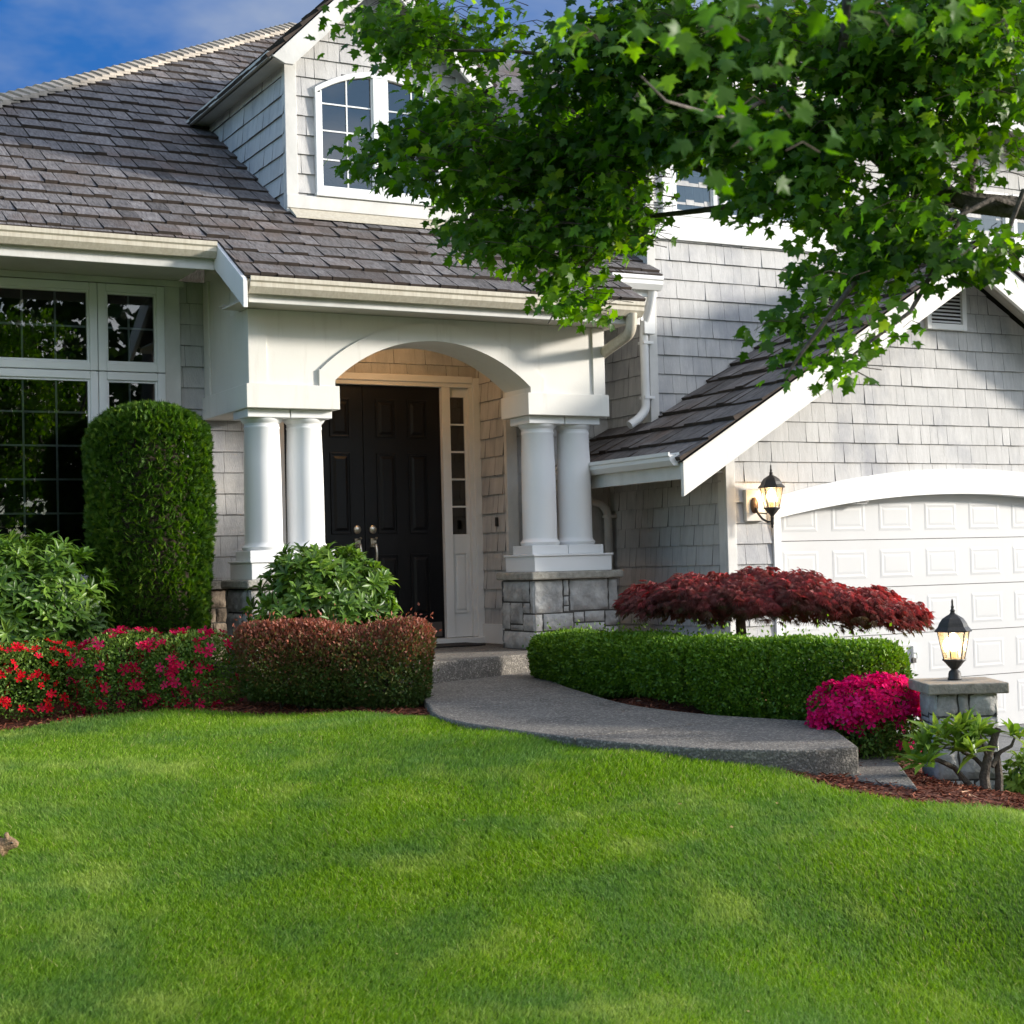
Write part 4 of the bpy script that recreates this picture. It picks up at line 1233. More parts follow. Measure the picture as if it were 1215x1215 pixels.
# ---- garage door with arch trim
def garage_door():
    mb = MB()
    x0, x1, y = 8.04, 12.06, 10.45
    mb.box(x0, x1, y, y + .05, -.855, 1.28)
    o = mb.build('garage_door', M['garage'], house)
    mb = MB()
    sec = (.82, .415, .01, -.395)
    for z in sec: mb.box(x0, x1, y - .002, y - .0005, z - .0025, z + .0025, 1)
    for i in range(-1, 7):
        a = 8.69 + .5165 * i; b = a + .366
        for (c, d) in ((.895, 1.13), (.492, .735), (.072, .332), (-.33, -.07), (-.74, -.46)):
            yy = y - .001
            P = [(a, yy, c), (b, yy, c), (b, yy, d), (a, yy, d), (a + .02, yy - .0020, c + .02), (b - .02, yy - .0020, c + .02), (b - .02, yy - .0020, d - .02), (a + .02, yy - .0020, d - .02),
                 (a + .04, yy - .0006, c + .04), (b - .04, yy - .0006, c + .04), (b - .04, yy - .0006, d - .04), (a + .04, yy - .0006, d - .04),
                 (a + .06, yy - .0020, c + .06), (b - .06, yy - .0020, c + .06), (b - .06, yy - .0020, d - .06), (a + .06, yy - .0020, d - .06)]
            Fc = []
            for lv in range(3):
                for k in range(4): Fc.append((lv * 4 + k, lv * 4 + (k + 1) % 4, lv * 4 + 4 + (k + 1) % 4, lv * 4 + 4 + k))
            Fc.append((12, 13, 14, 15))
            mb.mesh(P, Fc)
    mb.build('door_panel', [M['garage'], M['mortar']], o)
    mb = MB(); mb.box(9.52, 9.555, y - .03, y - .001, -.20, -.10); mb.tube([(9.537, y - .03, -.16), (9.537, y - .055, -.16), (9.537, y - .055, -.205)], .008, 8)
    mb.build('handle', M['plastic'], o, bevel=.004)
    mb = MB(); mb.box(9.515, 9.56, y - .02, y - .0005, -.245, -.205)
    mb.build('lock', M['black'], o, bevel=.003)
    # arched head trim
    mb = MB()
    V = []
    n = 48
    for i in range(n + 1):
        x = 7.985 + (12.115 - 7.985) * i / n
        V += [(x, GH - .045, arch_i(x)), (x, GH - .045, arch_o(x)), (x, GH + .01, arch_o(x)), (x, GH + .10, arch_i(x))]
    mb.mesh(V, [(i * 4 + k, (i + 1) * 4 + k, (i + 1) * 4 + (k + 1) % 4, i * 4 + (k + 1) % 4) for i in range(n) for k in range(4)] + [(0, 1, 2, 3), tuple(n * 4 + k for k in (3, 2, 1, 0))])
    ao = mb.build('arch_trim', M['trim'], house, smooth=True, angle=30)
    trim('door_post', [(7.985, 8.06, GH - .03, GH + .11, -.1, 1.01), (12.04, 12.115, GH - .03, GH + .11, -.86, 1.01)], 'trim', .004, ao)
    trim('stop_strip', [(8.0605, 8.085, GH + .05, GH + .099, -.86, 1.03), (12.015, 12.0395, GH + .05, GH + .099, -.86, 1.03)], 'trim', .003, ao)
garage_door()
trim('foundation', [(7.54, 8.0, 10.30, 10.40, -.9, .045), (7.50, 7.539, 10.30, 12.1, -.4, .018)], 'foundation', .006)
# garage gable vent
mb = MB()
mb.box(9.70, 9.75, GH - .045, GH + .0, 2.63, 3.03); mb.box(10.11, 10.16, GH - .045, GH + .0, 2.63, 3.03); mb.box(9.751, 10.109, GH - .044, GH, 2.63, 2.685); mb.box(9.751, 10.109, GH - .044, GH, 2.98, 3.03)
vo = mb.build('vent', M['trim'], house, bevel=.004)
mb = MB()
for k in range(9):
    z = 2.692 + .0325 * k
    mb.prism([(9.752, GH - .038, z), (9.752, GH - .034, z + .003), (9.752, GH - .006, z + .03), (9.752, GH - .01, z + .026)], (0, 0, 0), (.356, 0, 0))
mb.build('louver', M['trim'], vo)
mb = MB(); mb.face([(9.75, GH - .017, 2.68), (10.11, GH - .017, 2.68), (10.11, GH - .017, 2.99), (9.75, GH - .017, 2.99)])
mb.build('backing', M['roofdeck'], vo)

# ---- upper right storey: windows, band, eaves
trim('window_band', [(7.62, 9.57, 11.36, 11.40, 3.465, 3.675)], 'trim')
trim('window_band', [(10.9, 13.3, 11.36, 11.40, 3.44, 3.72)], 'trim')
for (a, b) in ((7.80, 8.28), (8.34, 8.82), (8.88, 9.36)):
    muntin_window('window', a, b, 3.676, 4.42, 11.385, .045, ((a + b) / 2,), (4.05,), blind=True)
for (a, b) in ((11.1, 11.8), (11.86, 12.6)):
    muntin_window('window', a, b, 3.721, 4.22, 11.385, .05, ((a + b) / 2,), (), blind=True)
trim('window_casing', [(7.70, 7.798, 11.355, 11.40, 3.676, 4.52), (9.362, 9.46, 11.355, 11.40, 3.676, 4.52), (7.70, 9.46, 11.354, 11.40, 4.521, 4.62)], 'trim')
mb = MB()
for (a, b, c, d) in ((7.7, 9.46, 3.68, 4.5), (11.0, 12.7, 3.72, 4.25)):
    mb.face([(a, 11.379, c), (b, 11.379, c), (b, 11.379, d), (a, 11.379, d)])
mb2 = MB()
for (a, b, c, d) in ((7.7, 9.46, 3.68, 4.5), (11.0, 12.7, 3.72, 4.25)):
    mb2.box(a, b, 11.45, 11.5, c, d)
# upper roof: hipped over the right storey
def upper_roof():
    mb = MB()
    ez, yf = 4.86, 10.95
    k = math.hypot(1, .6)
    ol = [(7.1, 0), (13.9, 0), (13.9, 3.5), (10.2, 3.5)]
    shingles(mb, (0, yf, ez), (1, 0, 0), (0, 1 / k, .6 / k), (0, -.6 / k, 1 / k), [ol], 0, .26, (.09, .2), .026, .006, .01, 61, 0)
    mb.face([(u, yf + v / k, ez + v * .6 / k - .015) for u, v in ol], 1)
    mb.face([(7.1, yf, ez - .015), (10.2, yf + 3.5 / k, ez + 2.1 / k - .015), (10.2, 18.0, ez + 2.1 / k - .015), (7.1, 18.0, ez - .015)], 1)
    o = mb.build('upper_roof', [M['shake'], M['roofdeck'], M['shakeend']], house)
    trim('soffit', [(7.1, 13.9, yf + .03, 11.39, 4.815, 4.83), (7.1, 7.53, 11.391, 15, 4.815, 4.83)], 'soffit', .002, o)
    trim('fascia', [(7.1, 13.9, yf, yf + .028, 4.70, 4.87), (7.07, 7.099, yf, 15, 4.70, 4.87)], 'worn', .003, o)
upper_roof()

# ---- downspouts
def downspout(pts, mt, straps=(), r=.036):
    mb = MB()
    # soften the elbows
    P = [Vector(p) for p in pts]
    out = [P[0]]
    for i in range(1, len(P) - 1):
        a, b, c = P[i - 1], P[i], P[i + 1]
        ra = min(.09, (a - b).length * .45, (c - b).length * .45)
        s, e = b + (a - b).normalized() * ra, b + (c - b).normalized() * ra
        for t in (0, .25, .5, .75, 1):
            out.append(s * (1 - t) ** 2 + b * 2 * t * (1 - t) + e * t * t)
    out.append(P[-1])
    mb.tube(out, r, 12)
    for (x, y, z) in straps: mb.box(x - .05, x + .05, y - .042, y + .05, z - .012, z + .012)
    return mb.build('downspout', M[mt], house, smooth=True)
downspout([(6.86, 10.60, 2.66), (6.86, 10.62, 2.50), (6.9, 11.55, 2.30), (6.9, 11.9, 2.22), (6.9, 12.04, 2.16), (6.9, 12.04, 1.9)], 'gutter', r=.045)
downspout([(7.47, 11.2, 3.0), (7.47, 11.25, 2.86), (7.47, 11.36, 2.70), (7.47, 11.36, 1.98), (7.40, 11.36, 1.90), (7.30, 11.36, 1.84)], 'trim', ((7.49, 11.36, 2.55), (7.49, 11.36, 2.08)), .038)
downspout([(6.80, 12.02, 1.42), (6.80, 12.02, 1.34), (7.42, 12.02, 1.20), (7.47, 12.02, 1.12), (7.47, 12.02, -.1)], 'worn', ((7.49, 12.02, 1.09),), .036)
trim('corner_board', [(7.44, 7.548, 11.30, 11.365, 2.62, 3.06)], 'trim')

# doormat lies on the porch
mb = MB(); mb.box(5.45, 6.25, 12.08, 12.46, .004, .018)
o = mb.build('doormat', M['mat'], bevel=.005)
o['label'] = 'dark doormat lying before the black front door'; o['category'] = 'doormat'

# ================================================================== LANTERNS
def lantern(parent, c, s, rot=0.0):
    """hexagonal coach lantern; c = centre of the glass bottom, s = scale (1 = 0.2 m wide roof)"""
    x, y, z = c
    ph = rot
    mb = MB()
    mb.lathe([(.0, z + .150 * s), (.102 * s, z + .150 * s), (.106 * s, z + .156 * s), (.100 * s, z + .163 * s), (.086 * s, z + .178 * s), (.077 * s, z + .200 * s), (.060 * s, z + .224 * s), (.036 * s, z + .240 * s), (.018 * s, z + .250 * s), (.012 * s, z + .262 * s)], x, y, 6, phase=ph)
    mb.lathe([(.010 * s, z + .261 * s), (.016 * s, z + .268 * s), (.010 * s, z + .276 * s), (.007 * s, z + .284 * s), (.011 * s, z + .290 * s), (.006 * s, z + .298 * s), (.006 * s, z + .325 * s), (.002 * s, z + .335 * s)], x, y, 12)
    mb.build('lantern_roof', M['black'], parent)
    mb = MB()
    rt, rb, zt, zb = .088 * s, .058 * s, z + .150 * s, z
    for k in range(6):
        a = ph + math.pi / 3 * k
        mb.tube([(x + rb * math.cos(a), y + rb * math.sin(a), zb), (x + rt * math.cos(a), y + rt * math.sin(a), zt)], .0035 * s, 5)
    mb.build('lantern_frame', M['black'], parent)
    mb = MB()
    for k in range(6):
        a, b = ph + math.pi / 3 * k, ph + math.pi / 3 * (k + 1)
        q = .97
        mb.face([(x + q * rb * math.cos(a), y + q * rb * math.sin(a), zb), (x + q * rb * math.cos(b), y + q * rb * math.sin(b), zb), (x + q * rt * math.cos(b), y + q * rt * math.sin(b), zt), (x + q * rt * math.cos(a), y + q * rt * math.sin(a), zt)])
    mb.build('lantern_glass', M['lampglass'], parent)
    mb = MB()
    mb.lathe([(.017 * s, z + .002), (.017 * s, z + .045 * s)], x, y, 14)
    mb.build('candle_sleeve', M['candle'], parent, smooth=True)
    mb = MB()
    mb.lathe([(.010 * s, z + .040 * s), (.026 * s, z + .052 * s), (.036 * s, z + .074 * s), (.036 * s, z + .098 * s), (.026 * s, z + .124 * s), (.008 * s, z + .142 * s)], x, y, 16)
    mb.build('bulb', M['bulb'], parent, smooth=True)
    mb = MB()
    mb.lathe([(.0, z - .001), (.066 * s, z - .001), (.068 * s, z - .008 * s), (.060 * s, z - .014 * s), (.048 * s, z - .026 * s), (.036 * s, z - .042 * s), (.022 * s, z - .056 * s), (.016 * s, z - .064 * s), (.013 * s, z - .075 * s)], x, y, 12, phase=ph)
    return mb.build('lantern_bowl', M['black'], parent)

# wall lantern on its white board
wl = thing('wall_lantern', 'lit black wall lantern hung on a white board beside the garage door', 'lantern', (7.80, 10.3, 1.11), 'lit coach lanterns')
trim('mounting_board', [(7.70, 7.89, 10.295, 10.335, .985, 1.238)], 'worn', .004, wl)
LX, LY, LZ = 7.86, 10.17, 1.09
lantern(wl, (LX, LY, LZ), 1.02, .3)
mb = MB()
seg = 24
V = []
for (r, d) in ((0, 0), (.056, 0), (.056, .012), (.045, .022), (.02, .028), (0, .03)):
    for k in range(seg): V.append((7.775 + .62 * r * math.cos(6.2832 * k / seg), 10.294 - d, 1.11 + 1.15 * r * math.sin(6.2832 * k / seg)))
mb.mesh(V, [(i * seg + k, (i + 1) * seg + k, (i + 1) * seg + (k + 1) % seg, i * seg + (k + 1) % seg) for i in range(5) for k in range(seg)])
mb.build('backplate', M['rust'], wl, smooth=True)
mb = MB()
mb.tube([(7.775, 10.27, 1.09), (7.775, 10.24, 1.04), (7.79, 10.21, 1.0), (7.82, 10.185, .975), (7.85, 10.172, .975), (LX, LY, 1.01)], [.009, .009, .009, .009, .010, .013], 8)
mb.lathe([(.006, .925), (.011, .935), (.008, .945), (.014, .96), (.012, .985), (.016, 1.012)], LX, LY, 12)
mb.tube([(7.775, 10.262, 1.05), (7.80, 10.23, 1.045), (7.825, 10.20, 1.04), (7.835, 10.19, 1.055), (7.82, 10.2, 1.065)], .006, 6)
mb.build('bracket', M['black'], wl, smooth=True)

# pillar with post lantern
PC = Vector((6.235, 6.49, 0)); pr = Vector((right[0], right[1], 0)).normalized(); pf = Vector((fwd[0], fwd[1], 0)).normalized()
pil = thing('stone_pillar', 'short grey stone pillar with a flat cap beside the driveway', 'pillar', (PC.x, PC.y, -.6))
mb = MB()
hw = .17
rotz = math.atan2(pr.y, pr.x)
frp = lambda x, y, z: (PC.x + pr.x * x + pf.x * y, PC.y + pr.y * x + pf.y * y, z)
mb.box(-hw + .012, hw - .012, -hw + .012, hw - .012, -.95, -.062, 1, .5, frp)
PFR = [(0, .125, .765, .888), (.125, .185, .765, .888), (.185, .34, .765, .888), (0, .13, .69, .765), (.13, .20, .66, .765), (.20, .34, .66, .765), (0, .13, .60, .69), (.13, .20, .60, .66), (.20, .34, .60, .66), (0, .12, .43, .60), (.12, .34, .43, .60), (0, .2, .28, .43), (.2, .34, .28, .43), (0, .14, .1, .28), (.14, .34, .1, .28), (0, .34, 0, .1)]
PLF = [(0, .16, .75, .888), (.16, .34, .77, .888), (.16, .34, .72, .77), (0, .16, .72, .75), (0, .15, .56, .72), (.15, .34, .56, .72), (0, .34, .42, .56), (0, .2, .25, .42), (.2, .34, .25, .42), (0, .34, 0, .25)]
for k, (u, n_) in enumerate(((pr, -pf), (-pf, -pr), (-pr, pf), (pf, pr))):
    o3 = PC - u * hw + n_ * (hw - .012) + Vector((0, 0, -.95))
    stone_patch(mb, o3, u, (0, 0, 1), n_, PFR if k == 0 else PLF, .016, 70 + k)
mb.build('pillar_stone', [M['stone'], M['mortar']], pil, smooth=True, angle=60)
mb = MB(); mb.box(-hw - .045, hw + .045, -hw - .045, hw + .045, -.0615, -.004, 0, .5, frp)
mb.build('cap_stone', M['pillarcap'], pil, bevel=.007)
PLC = PC + pr * (-.005) + pf * .03
pla = thing('post_lantern', 'lit black post lantern standing on the stone pillar cap', 'lantern', (PLC.x, PLC.y, -.003), 'lit coach lanterns')
lantern(pla, (PLC.x, PLC.y, .113), .97, .5)
mb = MB()
mb.lathe([(.037, -.0025), (.040, .003), (.036, .01), (.034, .03), (.030, .044), (.020, .052), (.016, .058), (.018, .064), (.013, .068)], PLC.x, PLC.y, 20)
mb.build('post_fitter', M['black'], pla, smooth=True)

# ================================================================== PLANTS
def unit(v): return v / (np.linalg.norm(v, axis=-1, keepdims=True) + 1e-9)
def rdir(n): return unit(rng.normal(0, 1, (n, 3)))
def place(P, A, N, L, W, tpl):
    """template (k,3): a along axis, b sideways, c along the normal -> (n,k,3)"""
    A = unit(A); S = unit(np.cross(N, A)); Nn = np.cross(A, S)
    T = np.asarray(tpl, float)
    return (P[:, None, :] + A[:, None, :] * (T[None, :, 0:1] * L[:, None, None]) + S[:, None, :] * (T[None, :, 1:2] * W[:, None, None]) + Nn[:, None, :] * (T[None, :, 2:3] * L[:, None, None]))
T_LEAF = [(0, 0, 0), (.45, -.5, .10), (1, 0, -.04), (.45, .5, .10)]
F_LEAF = [(0, 1, 2), (0, 2, 3)]
T_LONG = [(0, 0, 0), (.3, -.42, .06), (.3, 0, .0), (.3, .42, .06), (.65, -.5, .03), (.65, 0, -.03), (.65, .5, .03), (1, 0, -.16)]
F_LONG = [(0, 1, 2), (0, 2, 3), (1, 4, 5, 2), (2, 5, 6, 3), (4, 7, 5), (5, 7, 6)]
def lump(P, f=4.0, seed=0):
    r2 = np.random.default_rng(seed)
    s = 0
    for k in range(6):
        kv = r2.normal(0, f, 3); s = s + np.sin(P @ kv + r2.uniform(0, 6.28))
    return s / 6

def shell(n, c, rad, pw=2.5, depth=.35, bump=.08, f=5, seed=0, zmin=None):
    d = rdir(n)
    rad = np.array(rad, float)
    r = 1 / (np.sum(np.abs(d / rad) ** pw, axis=1)) ** (1 / pw)
    P = d * r[:, None]
    P *= (1 + bump * lump(P / rad.mean(), f, seed))[:, None]
    P *= (1 - depth * rng.random(n) ** 2)[:, None]
    N = unit(np.sign(d) * np.abs(P / rad) ** (pw - 1) / rad + 1e-6)
    P = P + np.array(c)
    if zmin is not None:
        ok = P[:, 2] > zmin
        P, N = P[ok], N[ok]
    return P, N

def whorls(P, N, k, L, W, spread=1.0, up=.5):
    """rosettes of k leaves on shoots at P along N"""
    n = len(P)
    ax_ = unit(N + np.array([0, 0, up]) + rng.normal(0, .25, (n, 3)))
    t1 = unit(np.cross(ax_, rdir(n))); t2 = np.cross(ax_, t1)
    PP, AA, NN, LL, WW, RR = [], [], [], [], [], []
    base_r = np.clip(rng.normal(.45, .2, n), 0, 1)
    for j in range(k):
        a = 2 * np.pi * j / k + rng.uniform(0, .6, n)
        o = t1 * np.cos(a)[:, None] + t2 * np.sin(a)[:, None]
        el = rng.uniform(.3, 1.3, n) * (1.0 if j % 2 else .6)
        A = unit(o * spread + ax_ * el[:, None])
        PP.append(P - ax_ * (.01 * (j % 3))); AA.append(A); NN.append(unit(ax_ - A * np.sum(ax_ * A, 1)[:, None]))
        LL.append(rng.uniform(*L, n)); WW.append(rng.uniform(*W, n)); RR.append(base_r + rng.normal(0, .08, n))
    cc = lambda q: np.concatenate(q)
    return cc(PP), cc(AA), cc(NN), cc(LL), cc(WW), cc(RR)

def stems(name, parent, base, tips, r=.012, mt='twig', kink=.15):
    mb = MB()
    for tp in tips:
        b = Vector(base) + Vector((random.uniform(-.05, .05), random.uniform(-.05, .05), 0)); t = Vector(tp)
        mid = b.lerp(t, .5) + Vector([random.uniform(-kink, kink) * (t - b).length for _ in range(3)]) * .6
        mb.tube([b, b.lerp(mid, .5), mid, mid.lerp(t, .6), t], [r, r * .9, r * .75, r * .55, r * .3], 6)
    return mb.build(name, M[mt], parent, smooth=True)

# ---- clipped columnar arborvitae
ac = np.array([3.19, 11.40, 0.0]); gz = float(hgt(ac[0], ac[1]))
ar = thing('columnar_shrub', 'tall clipped evergreen column standing between the big window and porch', 'shrub', (ac[0], ac[1], gz))
n = 24000
H0, H1 = gz + .0, 1.90
zz = rng.uniform(0, 1, n) ** .9
ang = rng.uniform(0, 2 * np.pi, n)
prof = lambda t: .428 * np.minimum(1, .80 + .35 * t) * np.clip(1 - np.clip((t - .86) / .14, 0, 1) ** 2.4, 0, 1) ** .5
rr_ = prof(zz)
tpm = rng.random(n) < .13
Pd = np.stack([np.cos(ang), np.sin(ang), zz * 3], -1)
rad = rr_ * (1 + .05 * lump(Pd, 3, 5) + .06 * lump(Pd * np.array([1, 1, .6]), 9, 6)) * (1 - .25 * rng.random(n) ** 2)
rad[tpm] = rr_[tpm] * np.sqrt(rng.random(tpm.sum())) 
zz2 = zz.copy(); zz2[tpm] = 1 - rng.uniform(0, .05, tpm.sum()); 
rt_top = .40 * np.sqrt(rng.random(tpm.sum()))
rad[tpm] = rt_top
zz2[tpm] = 1 - .13 * (rt_top / .42) ** 3 - rng.uniform(0, .03, tpm.sum())
P = np.stack([ac[0] + rad * np.cos(ang), ac[1] + rad * np.sin(ang), H0 + (H1 - H0) * zz2], -1)
N = np.stack([np.cos(ang), np.sin(ang), .35 + 0 * ang], -1); N[tpm] = N[tpm] * .3 + np.array([0, 0, 1])
N = unit(N + rng.normal(0, .35, N.shape))
tpl, fcs = [], []
for k, a in enumerate(np.linspace(-.9, .9, 7)):
    b = len(tpl); l = 1 - .35 * abs(a)
    s0 = .25 * abs(a)
    tpl += [(s0, 0, 0), (s0 + .45 * l * math.cos(a) - .05 * math.sin(a), .45 * l * math.sin(a) + .07, .04), (l * math.cos(a), l * math.sin(a), -.08), (s0 + .45 * l * math.cos(a) + .05 * math.sin(a), .45 * l * math.sin(a) - .07, .04)]
    fcs += [(b, b + 1, b + 2), (b, b + 2, b + 3)]
Lf = rng.uniform(.035, .065, n)
np_build('foliage', L_ARB, [(place(P, N + np.array([0, 0, .25]), rdir(n), Lf, Lf, tpl), fcs, np.clip(rng.normal(.45, .22, n) + .15 * lump(P, 6, 8), 0, 1), 0)], ar)
mb = MB(); mb.lathe([(.22, gz - .05), (.26, gz + .5), (.27, 1.4), (.2, 1.62), (.05, 1.7)], ac[0], ac[1], 16)
mb.build('dark_core', M['twig'], ar, smooth=True)  # solid dark core stands in for the shaded inside of the foliage

# ---- rhododendrons
def rhodo(label, c, rad, n, L, W, seed, zmin, mt=L_RHO, k=8):
    t = thing('rhododendron_bush', label, 'bush', (c[0], c[1], float(hgt(c[0], c[1]))))
    P, N = shell(n, c, rad, 2.2, .5, .12, 4, seed, zmin)
    PP, AA, NN, LL, WW, RR = whorls(P, N, k, L, W)
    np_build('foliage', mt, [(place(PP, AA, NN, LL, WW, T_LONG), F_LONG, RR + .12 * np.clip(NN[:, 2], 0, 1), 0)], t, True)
    stems('stem', t, (c[0], c[1], float(hgt(c[0], c[1])) - .05), [tuple(p) for p in P[::max(1, len(P) // 26)]], .014)
    return t
rhodo('broad leafy rhododendron in front of the big dark window', (2.22, 11.22, .42), (.60, .42, .56), 900, (.080, .125), (.020, .030), 3, -.12)
rhodo('leafy rhododendron in front of the porch columns', (4.09, 10.34, .40), (.50, .36, .43), 640, (.070, .115), (.021, .031), 4, -.1)

# ---- flowering azaleas
def blossoms(P, N, size):
    """five open petals on a shallow cup"""
    tpl, fcs = [(0, 0, 0)], []
    for j in range(5):
        a = 2 * np.pi * j / 5
        b = len(tpl)
        for (rr2, da, c) in ((.55, -.45, .30), (1.0, -.30, .42), (1.08, 0, .36), (1.0, .30, .42), (.55, .45, .30)):
            tpl.append((rr2 * math.cos(a + da), rr2 * math.sin(a + da), c))
        fcs.append((0, b, b + 1, b + 2)); fcs.append((0, b + 2, b + 3, b + 4))
    n = len(P)
    A = unit(np.cross(N, rdir(n)))
    s = size * rng.uniform(.8, 1.2, n)
    return place(P, A, N, s, s, tpl), fcs
def azalea(label, cs, nl, nf, fl_mt, fsize, seed, flower_rule, leafL=(.018, .032), loc=None, lmt=L_AZA):
    c0 = cs[0][0]
    t = thing('azalea_bush', label, 'bush', loc or (c0[0], c0[1], float(hgt(c0[0], c0[1]))))
    Ps, Ns, Fp, Fn = [], [], [], []
    tot = sum(r[0] * r[1] for _, r in cs)
    for i, (c, r) in enumerate(cs):
        c = np.array(c)
        q = r[0] * r[1] / tot
        P, N = shell(int(nl * q), c, r, 2.6, .35, .10, 5, seed + i, float(hgt(c[0], c[1])) - .02)
        Ps.append(P); Ns.append(N)
        P, N = shell(int(nf * q), c, np.array(r) * 1.03, 2.6, .04, .10, 5, seed + i, float(hgt(c[0], c[1])) + .01)
        ok = flower_rule(P, N, c, r)
        Fp.append(P[ok]); Fn.append(N[ok])
    P = np.concatenate(Ps); N = np.concatenate(Ns)
    A = unit(N + rng.normal(0, .8, N.shape) + np.array([0, 0, .35]))
    Lf = rng.uniform(*leafL, len(P))
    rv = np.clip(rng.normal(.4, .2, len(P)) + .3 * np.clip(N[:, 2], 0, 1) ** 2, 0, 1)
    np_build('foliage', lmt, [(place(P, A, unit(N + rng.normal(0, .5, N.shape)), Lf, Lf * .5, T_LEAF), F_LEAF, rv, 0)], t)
    Fp = np.concatenate(Fp); Fn = unit(np.concatenate(Fn) + rng.normal(0, .35, (len(Fp), 3)) + np.array([0, 0, .1]))
    vs, fcs = blossoms(Fp, Fn, fsize)
    fo = np_build('blossoms', fl_mt, [(vs, fcs, np.clip(rng.normal(.5, .28, len(Fp)), 0, 1), 0)], t)
    fo['kind'] = 'stuff'
    stems('stem', t, (c0[0], c0[1], float(hgt(c0[0], c0[1])) - .05), [tuple(p) for p in P[::max(1, len(P) // 14)]], .008)
    return t
def cluster_rule(thr, zlo, seed, f=34):
    def rule(P, N, c, r):
        zt = (P[:, 2] - c[2]) / r[2]
        return (lump(P, f, seed) + .12 * zt + rng.normal(0, .30, len(P)) > thr) & (zt > zlo)
    return rule
azalea('azalea dotted with small scarlet flowers at the lawn edge, nearest the left border', [((1.55, 10.93, -.08), (.52, .30, .31)), ((2.15, 10.86, -.06), (.58, .32, .31))], 19000, 2300, F_RED, .027, 11, cluster_rule(.28, -.85, 3))
azalea('azalea with crimson flowers between the scarlet azalea and reddish barberry', [((2.78, 10.62, .0), (.34, .28, .30)), ((3.18, 10.42, .0), (.33, .27, .29))], 15000, 1500, F_CRIM, .034, 17, cluster_rule(.30, -.75, 5))
azalea('mound of bright magenta azalea blossom beside the stone pillar', [((6.08, 6.98, -.22), (.27, .23, .21)), ((5.93, 7.06, -.24), (.19, .18, .19)), ((6.22, 6.90, -.27), (.17, .17, .17)), ((6.08, 6.96, -.42), (.27, .2, .22))], 11000, 2100, F_PINK, .034, 23,
       lambda P, N, c, r: (P[:, 2] + .22 + .10 * lump(P, 11, 9) + rng.normal(0, .03, len(P)) > -.02) & (c[2] > -.35) | (rng.random(len(P)) < .03))

def petals(name, spots, n, m_, sz):
    P = []
    for (x, y, r_) in spots:
        q = np.stack([rng.normal(x, r_, n), rng.normal(y, r_, n)], -1); P.append(q)
    P = np.concatenate(P); z = hgt(P[:, 0], P[:, 1]) + np.where(inside(LAWN, P[:, 0], P[:, 1]), .035, .018)
    P = np.c_[P, z]; k = len(P)
    L_ = rng.uniform(.6, 1.2, k) * sz
    o = np_build(name, m_, [(place(P, rdir(k) * np.array([1, 1, .2]), np.array([0, 0, 1]) + rng.normal(0, .4, (k, 3)), L_, L_ * .8, T_LEAF), F_LEAF, rng.random(k), 0)])
    o['kind'] = 'stuff'
petals('fallen_petals', [(1.7, 10.5, .2), (2.4, 10.45, .2), (3.1, 10.15, .15), (5.9, 6.55, .16)], 14, F_RED, .016)
petals('fallen_leaves', [(2.4, 6.0, .8), (3.6, 6.6, .8), (3.0, 8.2, .7), (4.3, 5.6, .6)], 5, leaf_mat('dry_leaf', [(0, (.30, .22, .08)), (1, (.50, .40, .16))], .8, .2), .02)

